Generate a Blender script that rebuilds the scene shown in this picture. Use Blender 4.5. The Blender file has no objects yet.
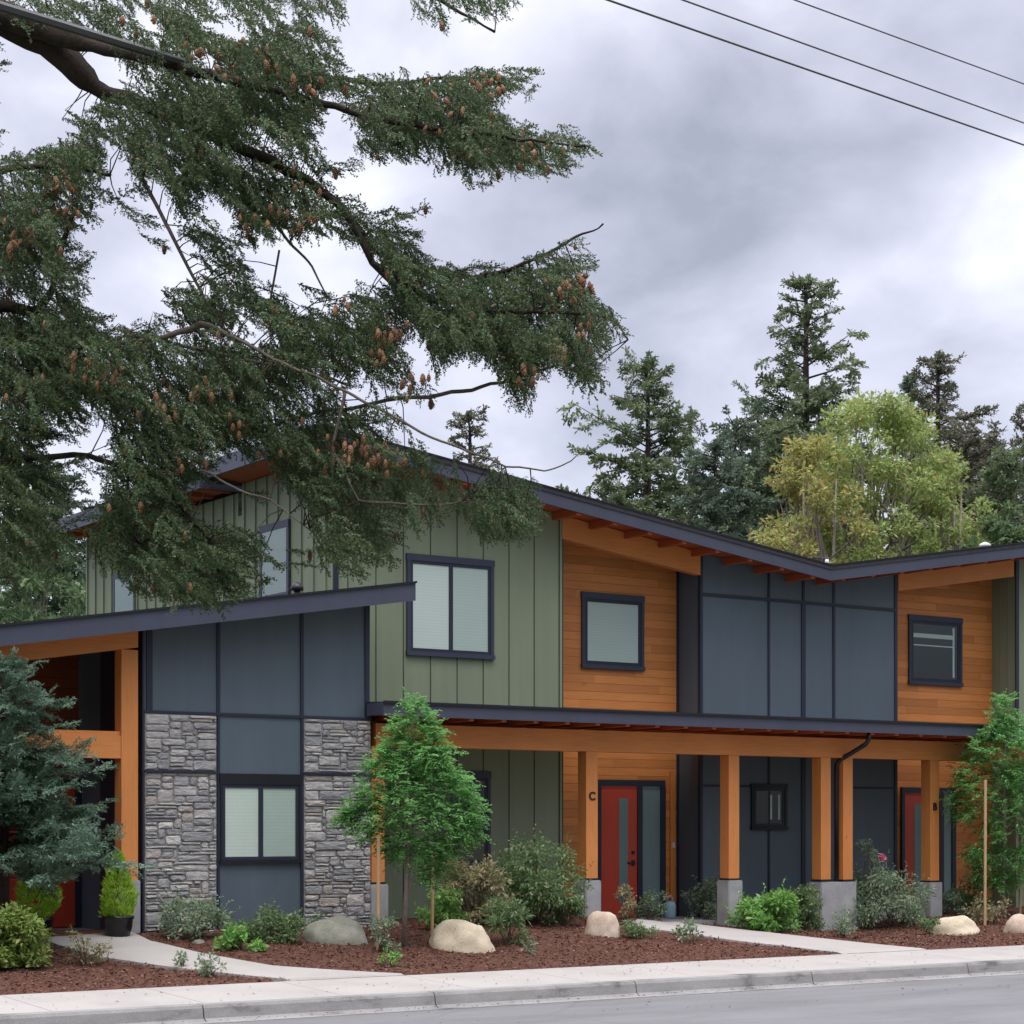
import bpy, math, random
import numpy as np
from mathutils import Vector, noise

random.seed(7)
RNG = np.random.default_rng(11)
sc = bpy.context.scene
COL = sc.collection

# ------------------------------------------------------------------ survey
# World: X runs along the street front, Y into the building, Z up (0 = gutter).
FPX, HOR, CXP = 2000.0, 825.0, 512.0
ANG = math.radians(33.9)
SA, CA = math.sin(ANG), math.cos(ANG)
EYE = Vector((-19.44, -26.69, 2.17))


def ray(px, py):
    s = (px - CXP) / FPX
    return Vector((SA + CA * s, CA - SA * s, (HOR - py) / FPX))


def at(px, py, t):
    return EYE + ray(px, py) * t


def aty(px, py, Y):
    r = ray(px, py)
    return EYE + r * ((Y - EYE.y) / r.y)


def atx(px, py, X):
    r = ray(px, py)
    return EYE + r * ((X - EYE.x) / r.x)


def xat(px, Y):
    return aty(px, HOR, Y).x


def zat(px, py, Y):
    return aty(px, py, Y).z


HX = [(-30, .5), (-12, .58), (-7.9, .62), (-4.1, .6), (-1.8, .68), (.2, .66), (1.6, .5), (3.2, .37), (5.0, .27),
      (6.4, .27), (7.4, .42), (9.0, .48), (13, .5), (40, .4)]
YB = -4.3


def g(x, y):
    for (a, za), (b, zb) in zip(HX, HX[1:]):
        if x <= b:
            k = max(0, min(1, (x - a) / (b - a)))
            k = k * k * (3 - 2 * k)
            h = za + (zb - za) * k
            break
    else:
        h = .4
    k = max(0, min(1, (y - YB) / -YB))
    k = k * .6 + .4 * k * k * (3 - 2 * k)
    return .2 + (h - .2) * k


def gp(px, py):
    r = ray(px, py)
    t = 20.0
    for i in range(4000):
        p = EYE + r * t
        if p.z <= g(p.x, p.y):
            break
        t += .01
    p.z = g(p.x, p.y)
    return p


# ------------------------------------------------------------------ builders
class MB:
    def __init__(s):
        s.v = []
        s.f = []

    def add(s, vs, fs):
        n = len(s.v)
        s.v += [tuple(v) for v in vs]
        s.f += [tuple(i + n for i in f) for f in fs]
        return s

    def hexa(s, p):
        return s.add(p, [(0, 3, 2, 1), (4, 5, 6, 7), (0, 1, 5, 4), (1, 2, 6, 5), (2, 3, 7, 6), (3, 0, 4, 7)])

    def box(s, x0, x1, y0, y1, z0, z1):
        return s.hexa([(x0, y0, z0), (x1, y0, z0), (x1, y1, z0), (x0, y1, z0),
                       (x0, y0, z1), (x1, y0, z1), (x1, y1, z1), (x0, y1, z1)])

    def prism(s, poly, y0, y1):          # poly in XZ, extruded along Y
        n = len(poly)
        vs = [(x, y0, z) for x, z in poly] + [(x, y1, z) for x, z in poly]
        fs = [tuple(range(n)), tuple(range(2 * n - 1, n - 1, -1))]
        fs += [(i, i + n, (i + 1) % n + n, (i + 1) % n) for i in range(n)]
        return s.add(vs, fs)

    def prismx(s, poly, x0, x1):         # poly in YZ, extruded along X
        n = len(poly)
        vs = [(x0, y, z) for y, z in poly] + [(x1, y, z) for y, z in poly]
        fs = [tuple(range(n)), tuple(range(2 * n - 1, n - 1, -1))]
        fs += [(i, i + n, (i + 1) % n + n, (i + 1) % n) for i in range(n)]
        return s.add(vs, fs)

    def tube(s, pts, rad, n=8, cap=True):
        pts = [Vector(p) for p in pts]
        if not isinstance(rad, (list, tuple)):
            rad = [rad] * len(pts)
        rings = []
        up = Vector((.13, .21, .97))
        for i, p in enumerate(pts):
            d = (pts[min(i + 1, len(pts) - 1)] - pts[max(i - 1, 0)])
            if d.length < 1e-6:
                d = Vector((0, 0, 1))
            d.normalize()
            a = d.cross(up)
            if a.length < .05:
                a = d.cross(Vector((1, 0, 0)))
            a.normalize()
            b = d.cross(a)
            rings.append([p + (a * math.cos(6.2832 * k / n) + b * math.sin(6.2832 * k / n)) * rad[i] for k in range(n)])
        vs = [q for r in rings for q in r]
        fs = []
        for i in range(len(pts) - 1):
            for k in range(n):
                fs.append((i * n + k, i * n + (k + 1) % n, (i + 1) * n + (k + 1) % n, (i + 1) * n + k))
        if cap:
            fs.append(tuple(range(n - 1, -1, -1)))
            fs.append(tuple(range((len(pts) - 1) * n, len(pts) * n)))
        return s.add(vs, fs)

    def build(s, name, mat, parent=None, smooth=False, bevel=0):
        me = bpy.data.meshes.new(name)
        off = wloc(parent)
        me.from_pydata([(a - off.x, b - off.y, c - off.z) for a, b, c in s.v], [], s.f)
        import bmesh
        bm = bmesh.new()
        bm.from_mesh(me)
        bmesh.ops.recalc_face_normals(bm, faces=bm.faces)
        if bevel:
            bmesh.ops.bevel(bm, geom=bm.edges[:], offset=bevel, segments=2, affect='EDGES', clamp_overlap=True)
        bm.to_mesh(me)
        bm.free()
        if smooth:
            me.polygons.foreach_set('use_smooth', [True] * len(me.polygons))
        me.materials.append(mat)
        o = bpy.data.objects.new(name, me)
        COL.objects.link(o)
        if parent:
            o.parent = parent
        return o


def wloc(o):
    v = Vector((0, 0, 0))
    while o:
        v += o.location
        o = o.parent
    return v


def npmesh(name, V, Q, mat, parent=None, smooth=False):
    off = wloc(parent)
    V = np.asarray(V, np.float32) - np.array(off, np.float32)
    Q = np.asarray(Q, np.int32)
    me = bpy.data.meshes.new(name)
    me.vertices.add(len(V))
    me.vertices.foreach_set('co', V.ravel())
    k = Q.shape[1]
    me.loops.add(Q.size)
    me.loops.foreach_set('vertex_index', Q.ravel())
    me.polygons.add(len(Q))
    me.polygons.foreach_set('loop_start', np.arange(0, Q.size, k, dtype=np.int32))
    if smooth:
        me.polygons.foreach_set('use_smooth', np.ones(len(Q), bool))
    me.update(calc_edges=True)
    me.validate()
    me.materials.append(mat)
    o = bpy.data.objects.new(name, me)
    COL.objects.link(o)
    if parent:
        o.parent = parent
    return o


def tag(o, label=None, cat=None, group=None, kind=None):
    if label:
        o['label'] = label
    if cat:
        o['category'] = cat
    if group:
        o['group'] = group
    if kind:
        o['kind'] = kind
    return o


def empty(name, loc, label, cat, group=None):
    o = bpy.data.objects.new(name, None)
    COL.objects.link(o)
    o.location = loc
    o.empty_display_size = .2
    return tag(o, label, cat, group)


# ------------------------------------------------------------------ materials
def lin(r, g_, b):
    f = lambda c: (c / 255 / 12.92) if c / 255 <= .04045 else ((c / 255 + .055) / 1.055) ** 2.4
    return (f(r), f(g_), f(b), 1)


class NT:
    def __init__(s, name):
        s.m = bpy.data.materials.new(name)
        s.m.use_nodes = True
        s.t = s.m.node_tree
        s.b = s.t.nodes['Principled BSDF']
        s.out = s.t.nodes['Material Output']

    def n(s, typ, **kw):
        x = s.t.nodes.new(typ)
        for k, v in kw.items():
            if k.startswith('i_'):
                x.inputs[k[2:].replace('_', ' ')].default_value = v
            else:
                setattr(x, k, v)
        return x

    def l(s, a, b):
        s.t.links.new(a, b)

    def coord(s, scale=(1, 1, 1)):
        c = s.n('ShaderNodeTexCoord')
        m = s.n('ShaderNodeMapping')
        m.inputs['Scale'].default_value = scale
        s.l(c.outputs['Object'], m.inputs['Vector'])
        return m.outputs['Vector']

    def noise(s, vec, scale, detail=4, rough=.55):
        x = s.n('ShaderNodeTexNoise')
        x.inputs['Scale'].default_value = scale
        x.inputs['Detail'].default_value = detail
        x.inputs['Roughness'].default_value = rough
        s.l(vec, x.inputs['Vector'])
        return x.outputs['Fac']

    def ramp(s, fac, stops):
        r = s.n('ShaderNodeValToRGB')
        e = r.color_ramp.elements
        while len(e) < len(stops):
            e.new(.5)
        for el, (p, c) in zip(e, stops):
            el.position = p
            el.color = c if len(c) == 4 else (*c, 1)
        s.l(fac, r.inputs['Fac'])
        return r.outputs['Color']

    def mix(s, fac, a, b, mode='MIX'):
        x = s.n('ShaderNodeMix', data_type='RGBA', blend_type=mode)
        for sock, val in ((x.inputs[0], fac), (x.inputs[6], a), (x.inputs[7], b)):
            if isinstance(val, bpy.types.NodeSocket):
                s.l(val, sock)
            else:
                sock.default_value = val
        return x.outputs[2]

    def math(s, op, a, b=None):
        x = s.n('ShaderNodeMath', operation=op)
        for sock, val in ((x.inputs[0], a), (x.inputs[1], b)):
            if val is None:
                continue
            if isinstance(val, bpy.types.NodeSocket):
                s.l(val, sock)
            else:
                sock.default_value = val
        return x.outputs[0]

    def bump(s, h, strength, dist=.01):
        x = s.n('ShaderNodeBump')
        x.inputs['Strength'].default_value = strength
        x.inputs['Distance'].default_value = dist
        s.l(h, x.inputs['Height'])
        s.l(x.outputs['Normal'], s.b.inputs['Normal'])

    def col(s, c):
        if isinstance(c, bpy.types.NodeSocket):
            s.l(c, s.b.inputs['Base Color'])
        else:
            s.b.inputs['Base Color'].default_value = c

    def rough(s, r, spec=None):
        s.b.inputs['Roughness'].default_value = r
        if spec is not None:
            s.b.inputs['Specular IOR Level'].default_value = spec


def sc4(c, k):
    return (min(1, c[0] * k), min(1, c[1] * k), min(1, c[2] * k), 1)


def paint(name, c, rough=.55, var=.12, scale=(1, 1, .3), spec=.4, lines=None):
    t = NT(name)
    v = t.coord(scale)
    n1 = t.noise(v, 1.6, 5)
    n2 = t.noise(t.coord((1, 1, 1)), 60, 2)
    c1 = t.ramp(n1, [(.3, sc4(c, 1 - var)), (.7, sc4(c, 1 + var))])
    n3 = t.noise(t.coord((7, 7, .35)), 1.0, 4)
    c1 = t.mix(.35, c1, t.ramp(n3, [(.3, sc4(c, 1 - var * 1.6)), (.65, sc4(c, 1 + var * .8))]))
    c1 = t.mix(.15, c1, t.ramp(n2, [(.3, sc4(c, .7)), (.7, sc4(c, 1.25))]))
    if lines:
        sep = t.n('ShaderNodeSeparateXYZ')
        t.l(t.n('ShaderNodeTexCoord').outputs['Object'], sep.inputs[0])
        fr = t.math('FRACT', t.math('DIVIDE', t.math('ADD', sep.outputs['X'], lines[1] + lines[0] * 40.5), lines[0]))
        ln = t.math('LESS_THAN', t.math('ABSOLUTE', t.math('SUBTRACT', fr, .5)), .011 / lines[0])
        c1 = t.mix(t.math('MULTIPLY', ln, .75), c1, sc4(c, .3))
    t.col(c1)
    t.rough(rough, spec)
    t.bump(n2, .15, .002)
    return t.m


def wood(name, c, boards=None, axis='x', dark=.62):
    """stained cedar; boards = board height for horizontal siding"""
    t = NT(name)
    c0 = t.n('ShaderNodeTexCoord').outputs['Object']
    sep = t.n('ShaderNodeSeparateXYZ')
    t.l(c0, sep.inputs[0])
    st = {'x': (.7, 9, 9), 'z': (9, 9, .7)}[axis]
    v = t.coord(st)
    grain = t.noise(v, 3.2, 6, .65)
    col = t.ramp(grain, [(.25, sc4(c, dark)), (.5, c), (.8, sc4(c, 1.22))])
    fine = t.noise(t.coord({'x': (1.2, 40, 40), 'z': (40, 40, 1.2)}[axis]), 2.0, 4, .7)
    col = t.mix(.4, col, t.ramp(fine, [(.3, sc4(c, .55)), (.5, c), (.75, sc4(c, 1.2))]))
    kn = t.n('ShaderNodeTexVoronoi', feature='F1')
    kn.inputs['Scale'].default_value = 1.6
    t.l(t.coord({'x': (1, 2.2, 2.2), 'z': (2.2, 2.2, 1)}[axis]), kn.inputs['Vector'])
    col = t.mix(t.math('MULTIPLY', t.math('LESS_THAN', kn.outputs['Distance'], .07), .6), col, sc4(c, .35))
    big = t.noise(t.coord((.6, .6, .6)), 1.1, 2)
    col = t.mix(.35, col, t.ramp(big, [(.3, sc4(c, .7)), (.7, sc4(c, 1.2))]))
    if boards:
        z = t.math('DIVIDE', sep.outputs['Z'], boards)
        row = t.math('FLOOR', z)
        xx = t.math('FLOOR', t.math('ADD', t.math('MULTIPLY', sep.outputs['X'], .42), t.math('MULTIPLY', row, .617)))
        cmb = t.n('ShaderNodeCombineXYZ')
        t.l(xx, cmb.inputs[0])
        t.l(row, cmb.inputs[2])
        wn = t.n('ShaderNodeTexWhiteNoise')
        t.l(cmb.outputs[0], wn.inputs['Vector'])
        tint = t.ramp(wn.outputs['Value'], [(0, (.72, .68, .66, 1)), (.5, (.95, .93, .92, 1)), (1, (1.15, 1.15, 1.12, 1))])
        col = t.mix(.75, col, tint, 'MULTIPLY')
        fr = t.math('FRACT', z)
        groove = t.math('LESS_THAN', fr, .07)
        col = t.mix(groove, col, sc4(c, .55))
        h = t.math('SUBTRACT', t.math('MULTIPLY', grain, .15), groove)
        t.bump(h, .35, .005)
    else:
        t.bump(grain, .25, .004)
    t.col(col)
    t.rough(.5, .35)
    return t.m


def leafmat(name, a, b, c=None, cfac=.25, trans=.25, nscale=1.5, rough=.55):
    t = NT(name)
    geo = t.n('ShaderNodeNewGeometry')
    col = t.ramp(geo.outputs['Random Per Island'], [(0, sc4(a, .75)), (.5, a), (1, b)])
    nz = t.noise(t.coord(), nscale, 3)
    col = t.mix(t.math('MULTIPLY', nz, .7), col, sc4(b, 1.15))
    if c:
        k = t.math('MULTIPLY', t.math('LESS_THAN', geo.outputs['Random Per Island'], cfac), .8)
        col = t.mix(k, col, c)
    t.col(col)
    t.rough(rough, .3)
    tr = t.n('ShaderNodeBsdfTranslucent')
    t.l(col, tr.inputs['Color'])
    mx = t.n('ShaderNodeMixShader')
    mx.inputs[0].default_value = trans
    t.l(t.b.outputs[0], mx.inputs[1])
    t.l(tr.outputs[0], mx.inputs[2])
    t.l(mx.outputs[0], t.out.inputs['Surface'])
    return t.m


def speckle(name, stops, scale=8, fine=90, rough=.85, bump=.4, dist=.01, spec=.3):
    t = NT(name)
    n1 = t.noise(t.coord(), scale, 6, .6)
    n2 = t.noise(t.coord(), fine, 3, .6)
    f = t.math('ADD', t.math('MULTIPLY', n1, .6), t.math('MULTIPLY', n2, .4))
    t.col(t.ramp(f, stops))
    t.rough(rough, spec)
    t.bump(f, bump, dist)
    return t.m


M = {}
GREEN = (.215, .255, .165, 1)
GRAYP = (.09, .121, .148, 1)
FASC = (.058, .064, .094, 1)
TRIM = (.022, .027, .046, 1)
WOOD = (.64, .245, .07, 1)
M['green'] = paint('green_paint', GREEN, .6)
M['panel'] = paint('slate_panel', GRAYP, .5)
M['fascia'] = paint('fascia_paint', FASC, .5, .15, (.3, 1, 1))
M['trim'] = paint('dark_trim', TRIM, .45)
M['casing'] = paint('window_casing', (.04, .046, .075, 1), .45)
M['black'] = paint('black_metal', (.012, .013, .018, 1), .4)
M['siding'] = wood('cedar_siding', WOOD, .15)
M['dark_siding'] = wood('dark_red_siding', (.26, .066, .026, 1), .15)  # left porch wall, darker and redder than the other cedar siding
M['timber'] = wood('cedar_timber', WOOD, None, 'x')
M['post'] = wood('cedar_post', WOOD, None, 'z')
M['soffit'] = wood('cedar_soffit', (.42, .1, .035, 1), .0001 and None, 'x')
M['stake'] = wood('stake_wood', (.5, .33, .18, 1), None, 'z')
M['red'] = paint('red_door', (.52, .062, .032, 1), .35, .1)
M['roof'] = speckle('roof_membrane', [(.3, (.02, .02, .025, 1)), (.7, (.05, .05, .06, 1))])
M['concrete'] = speckle('pier_concrete', [(.3, (.24, .245, .25, 1)), (.55, (.36, .36, .36, 1)), (.75, (.46, .46, .45, 1))], 3, 70, .85, .35, .006)
M['blue'] = paint('pale_blue_plastic', (.33, .52, .62, 1), .4)
M['blackpot'] = paint('black_glaze', (.012, .012, .014, 1), .25)
M['white'] = paint('white_plastic', (.7, .7, .68, 1), .4)
M['wire'] = paint('wire_grey', (.09, .09, .095, 1), .6)
M['bark'] = speckle('fir_bark', [(.3, (.02, .014, .012, 1)), (.6, (.055, .04, .033, 1)), (.8, (.11, .09, .075, 1))], 6, 40, .9, .8, .02)
M['twigbark'] = speckle('grey_twig_bark', [(.3, (.07, .055, .045, 1)), (.7, (.22, .185, .16, 1))], 7, 40, .9, .5, .01)
M['palebark'] = speckle('pale_bark', [(.3, (.13, .11, .09, 1)), (.7, (.36, .32, .28, 1))], 5, 40, .9, .5, .01)
M['mulch'] = speckle('mulch_ground', [(.32, (.05, .022, .015, 1)), (.5, (.105, .05, .035, 1)), (.7, (.16, .08, .058, 1))], 14, 60, .95, 1, .04, .15)
M['soil'] = speckle('rough_grass_ground', [(.3, (.03, .035, .015, 1)), (.7, (.08, .085, .035, 1))], .8, 12)


def concrete_walk(name, base, joint):
    t = NT(name)
    c0 = t.n('ShaderNodeTexCoord').outputs['Object']
    sep = t.n('ShaderNodeSeparateXYZ')
    t.l(c0, sep.inputs[0])
    n1 = t.noise(t.coord(), .9, 5, .6)
    n2 = t.noise(t.coord(), 55, 3)
    col = t.ramp(n1, [(.3, sc4(base, .84)), (.5, base), (.72, sc4(base, 1.1))])
    col = t.mix(.3, col, t.ramp(n2, [(.35, sc4(base, .75)), (.65, sc4(base, 1.15))]))
    if joint:
        fr = t.math('FRACT', t.math('DIVIDE', t.math('ADD', sep.outputs['X'], 40.3), joint))
        j = t.math('LESS_THAN', fr, .012 * 1.5 / joint)
        col = t.mix(t.math('MULTIPLY', j, .6), col, sc4(base, .3))
    t.col(col)
    t.rough(.85, .25)
    t.bump(n2, .2, .003)
    return t.m


M['walk'] = concrete_walk('sidewalk_concrete', (.375, .355, .328, 1), 1.8)
M['path'] = concrete_walk('path_concrete', (.375, .355, .328, 1), None)


def kerb_mat():
    t = NT('kerb_concrete')
    v = t.coord((1, 1, 3))
    n1 = t.noise(v, 1.3, 6, .65)
    n2 = t.noise(t.coord(), 50, 3)
    col = t.ramp(n1, [(.32, (.06, .06, .06, 1)), (.44, (.235, .23, .22, 1)), (.7, (.33, .322, .305, 1))])
    col = t.mix(.25, col, t.ramp(n2, [(.3, (.14, .14, .14, 1)), (.7, (.36, .36, .35, 1))]))
    t.col(col)
    t.rough(.9, .2)
    t.bump(n2, .3, .004)
    return t.m


M['kerb'] = kerb_mat()
t = NT('asphalt')
n1 = t.noise(t.coord((.25, 1, 1)), 1.2, 5)
n2 = t.noise(t.coord(), 110, 3)
c_ = t.ramp(n1, [(.3, (.135, .134, .136, 1)), (.7, (.195, .194, .196, 1))])
t.col(t.mix(.4, c_, t.ramp(n2, [(.3, (.09, .09, .095, 1)), (.7, (.29, .29, .30, 1))])))
vc = t.n('ShaderNodeTexVoronoi', feature='DISTANCE_TO_EDGE')
vc.inputs['Scale'].default_value = .28
wv = t.mix(.12, t.coord(), t.n('ShaderNodeTexNoise').outputs['Color'])
t.l(wv, vc.inputs['Vector'])
crack = t.math('LESS_THAN', vc.outputs['Distance'], .006)
base_ = t.mix(.4, c_, t.ramp(n2, [(.3, (.09, .09, .095, 1)), (.7, (.29, .29, .30, 1))]))
st = t.noise(t.coord((.5, 1.6, 1)), .55, 6, .7)
base_ = t.mix(.5, base_, t.ramp(st, [(.35, (.10, .10, .10, 1)), (.55, (.17, .17, .17, 1)), (.8, (.21, .21, .21, 1))]))
t.col(t.mix(t.math('MULTIPLY', crack, .14), base_, (.05, .05, .05, 1)))
t.rough(.8, .3)
t.bump(n2, .4, .004)
M['asphalt'] = t.m

t = NT('ledge_stone')
geo = t.n('ShaderNodeNewGeometry')
c1 = t.ramp(geo.outputs['Random Per Island'], [(0, (.27, .27, .275, 1)), (.3, (.34, .34, .345, 1)), (.55, (.42, .41, .395, 1)), (.75, (.46, .445, .43, 1)),
                                              (.9, (.40, .36, .32, 1)), (1, (.6, .585, .56, 1))])
n1 = t.noise(t.coord((1, 1, 2.2)), 9, 6, .65)
n2 = t.noise(t.coord(), 45, 4)
c1 = t.mix(.8, c1, t.ramp(n1, [(.3, (.68, .66, .64, 1)), (.5, (.9, .9, .9, 1)), (.72, (1.35, 1.33, 1.3, 1))]), 'MULTIPLY')
t.col(c1)
t.rough(.85, .3)
t.bump(t.math('ADD', n1, t.math('MULTIPLY', n2, .4)), .9, .025)
M['stone'] = t.m
M['grout'] = speckle('grout', [(.3, (.22, .22, .22, 1)), (.7, (.32, .315, .31, 1))])
M['boulder_tan'] = speckle('tan_boulder', [(.3, (.34, .28, .19, 1)), (.5, (.58, .5, .36, 1)), (.72, (.7, .63, .48, 1))], 3, 40, .9, .5, .02)
M['boulder_gray'] = speckle('mossy_boulder', [(.3, (.13, .14, .1, 1)), (.5, (.24, .24, .19, 1)), (.72, (.36, .35, .3, 1))], 3, 40, .9, .5, .02)
M['boulder_pink'] = speckle('pinkish_boulder', [(.3, (.3, .22, .16, 1)), (.5, (.5, .4, .31, 1)), (.72, (.62, .55, .48, 1))], 3, 40, .9, .5, .02)


def glass():
    t = NT('window_glass')
    gl = t.n('ShaderNodeBsdfGlossy')
    gl.inputs['Roughness'].default_value = .015
    gl.inputs['Color'].default_value = (.9, .97, .96, 1)
    tr = t.n('ShaderNodeBsdfTransparent')
    tr.inputs['Color'].default_value = (.92, .96, .94, 1)
    lw = t.n('ShaderNodeLayerWeight')
    lw.inputs['Blend'].default_value = .5
    fac = t.math('ADD', t.math('MULTIPLY', t.math('POWER', lw.outputs['Facing'], 4.0), .85), .12)
    mx = t.n('ShaderNodeMixShader')
    t.l(fac, mx.inputs[0])
    t.l(tr.outputs[0], mx.inputs[1])
    t.l(gl.outputs[0], mx.inputs[2])
    t.l(mx.outputs[0], t.out.inputs['Surface'])
    return t.m


M['glass'] = glass()


def blindmat(name, c):
    t = NT(name)
    sep = t.n('ShaderNodeSeparateXYZ')
    t.l(t.n('ShaderNodeTexCoord').outputs['Object'], sep.inputs[0])
    fr = t.math('FRACT', t.math('DIVIDE', sep.outputs['Z'], .05))
    t.col(t.ramp(fr, [(0, sc4(c, .86)), (.25, c), (1, sc4(c, 1.03))]))
    t.bump(fr, .15, .008)
    t.rough(.6, .3)
    return t.m


M['blind'] = blindmat('pale_blind', (.76, .81, .76, 1))
M['blind_dim'] = blindmat('grey_green_blind', (.56, .64, .59, 1))
M['blind_green'] = blindmat('dark_green_blind', (.11, .18, .15, 1))  # dark green blind for the side wall windows
M['room'] = paint('painted_room_dark', (.012, .014, .016, 1), .7)
M['frost'] = paint('frosted_glass', (.16, .24, .25, 1), .15, .1, (1, 1, .3), .6)

M['fir'] = leafmat('fir_needles', (.052, .096, .05, 1), (.125, .185, .082, 1), (.27, .19, .09, 1), .09, .28, .9)
M['cone'] = speckle('fir_cone', [(.3, (.10, .052, .03, 1)), (.5, (.25, .135, .075, 1)), (.7, (.40, .235, .13, 1))], 30, 90, .8)
M['conifer'] = leafmat('conifer_needles', (.12, .17, .105, 1), (.22, .28, .15, 1), (.28, .3, .16, 1), .12, .25, .5)
M['conifer_dark'] = leafmat('dark_conifer_needles', (.085, .135, .10, 1), (.165, .22, .145, 1), None, .1, .25, .5)
M['conifer_brown'] = leafmat('brownish_conifer_needles', (.11, .125, .09, 1), (.2, .21, .14, 1), (.27, .19, .13, 1), .12, .25, .5)
M['yellowleaf'] = leafmat('yellow_green_leaves', (.22, .32, .09, 1), (.38, .46, .16, 1), (.46, .38, .15, 1), .14, .4, .6)
M['bgleaf'] = leafmat('mid_green_leaves', (.07, .14, .065, 1), (.15, .23, .11, 1), (.19, .22, .09, 1), .15, .35, .6)
M['sapling'] = leafmat('sapling_leaves', (.10, .27, .085, 1), (.185, .42, .125, 1), (.31, .50, .18, 1), .2, .5, 2)
M['spruce'] = leafmat('blue_spruce_needles', (.06, .12, .078, 1), (.125, .205, .135, 1), (.18, .26, .18, 1), .15, .2, 2)
M['lime'] = leafmat('lime_foliage', (.22, .44, .03, 1), (.42, .62, .07, 1), (.5, .62, .13, 1), .15, .35, 8)
M['olive'] = leafmat('olive_shrub_leaves', (.16, .27, .06, 1), (.31, .41, .11, 1), (.38, .4, .15, 1), .2, .35, 3)
M['shrub'] = leafmat('shrub_leaves', (.09, .17, .07, 1), (.19, .29, .12, 1), (.34, .39, .21, 1), .15, .35, 3)
M['greyshrub'] = leafmat('grey_green_leaves', (.14, .22, .14, 1), (.27, .36, .22, 1), (.45, .5, .33, 1), .15, .35, 3)
M['brownshrub'] = leafmat('bronzed_leaves', (.17, .19, .09, 1), (.33, .31, .16, 1), (.52, .38, .26, 1), .25, .35, 3)
M['bright'] = leafmat('bright_leaves', (.11, .29, .06, 1), (.25, .48, .12, 1), (.4, .55, .22, 1), .15, .35, 3)
M['pink'] = paint('pink_petals', (.75, .25, .36, 1), .6)
M['stem'] = speckle('stem_bark', [(.3, (.07, .05, .035, 1)), (.7, (.2, .15, .11, 1))], 9, 50)
M['chips'] = leafmat('mulch_chips', (.07, .032, .022, 1), (.175, .085, .06, 1), (.28, .17, .125, 1), .08, 0, 2, .9)

# ------------------------------------------------------------------ setting
b = MB()
b.add([(-500, -300, -.12), (500, -300, -.12), (500, 500, -.12), (-500, 500, -.12)], [(0, 1, 2, 3)])
tag(b.build('ground', M['soil']), kind='structure')

YK = -6.1
b = MB()
NX = 60
xs = np.linspace(-60, 60, NX)
prof = [(YK - .42, -.02), (YK - 2.5, .03), (YK - 4.2, .06), (YK - 8, -.03)]
for i in range(len(xs) - 1):
    for (ya, za), (yb, zb) in zip(prof, prof[1:]):
        b.add([(xs[i], ya, za), (xs[i + 1], ya, za), (xs[i + 1], yb, zb), (xs[i], yb, zb)], [(0, 1, 2, 3)])
tag(b.build('road', M['asphalt'], smooth=True), kind='structure')

# kerb with gutter pan, cast in lengths with open joints
b = MB()
kp = [(YK - .45, -.1), (YK - .45, -.013), (YK - .12, -.03), (YK - .06, .0), (YK - .035, .115), (YK - .01, .15), (YK + .15, .155), (YK + .15, -.1)]
x = -40.3
while x < 45:
    b.prismx(kp, x + .006, x + 3.04)
    x += 3.05
tag(b.build('kerb', M['kerb']), kind='structure')

b = MB()
b.hexa([(-60, YK + .155, -.1), (60, YK + .155, -.1), (60, YB, -.1), (-60, YB, -.1),
        (-60, YK + .155, .152), (60, YK + .155, .152), (60, YB, .212), (-60, YB, .212)])
tag(b.build('sidewalk', M['walk']), kind='structure')
b = MB()
b.hexa([(-60, YK - 8.3, -.1), (60, YK - 8.3, -.1), (60, YK - 8.0, -.1), (-60, YK - 8.0, -.1),
        (-60, YK - 8.3, .13), (60, YK - 8.3, .13), (60, YK - 8.0, .13), (-60, YK - 8.0, .13)])
tag(b.build('far_kerb', M['kerb']), kind='structure')

# paths: matching left / right edges in plan
PA_L = [gp(40, 940), gp(58, 947), gp(98, 959), gp(176, 970), gp(281, 981)]
PA_R = [gp(131, 934), gp(150, 943), gp(200, 955), gp(273, 968), gp(392, 975.5)]
PB_L = [gp(668, 920), gp(704, 927), gp(763, 933.5), gp(829, 941), gp(932, 951)]
PB_R = [gp(628, 928), gp(660, 932), gp(704, 938), gp(782, 947.5), gp(862, 956)]
PATHS = [(PA_L, PA_R), (PB_L, PB_R)]
for P_ in (PA_L, PA_R, PB_L, PB_R):
    a_, b_ = P_[-2], P_[-1]
    if b_.y > YB - .05:
        k_ = (YB - .06 - b_.y) / (b_.y - a_.y)
        P_.append(b_ + (b_ - a_) * k_)
    else:
        P_.append(b_ + Vector((.05, -.03, 0)))


def dense(P, n=10):
    out = []
    for a, c in zip(P, P[1:]):
        for k in range(n):
            out.append(a.lerp(c, k / n))
    out.append(P[-1])
    return out


PPOLY = []
for nm, (L, R) in zip(('left_path', 'right_path'), PATHS):
    L2, R2 = dense(L), dense(R)
    # run the end a little under the sidewalk line
    b = MB()
    vs, fs = [], []
    W = 5
    for p, q in zip(L2, R2):
        for k in range(W + 1):
            r = p.lerp(q, k / W)
            y = max(r.y, YB - .002)
            vs.append((r.x, y, g(r.x, y) + .034 if y > YB + .05 else .2165))
    n = len(L2)
    for i in range(n - 1):
        for k in range(W):
            fs.append((i * (W + 1) + k, i * (W + 1) + k + 1, (i + 1) * (W + 1) + k + 1, (i + 1) * (W + 1) + k))
    b.add(vs, fs)
    # edge skirts
    for k in (0, W):
        e = [vs[i * (W + 1) + k] for i in range(n)]
        b.add(e + [(x, y, z - .12) for x, y, z in e], [(i, i + 1, n + i + 1, n + i) for i in range(n - 1)])
    tag(b.build(nm, M['path']), kind='structure')
    PPOLY.append([(p.x, p.y) for p in L2] + [(p.x, p.y) for p in reversed(R2)])


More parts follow.
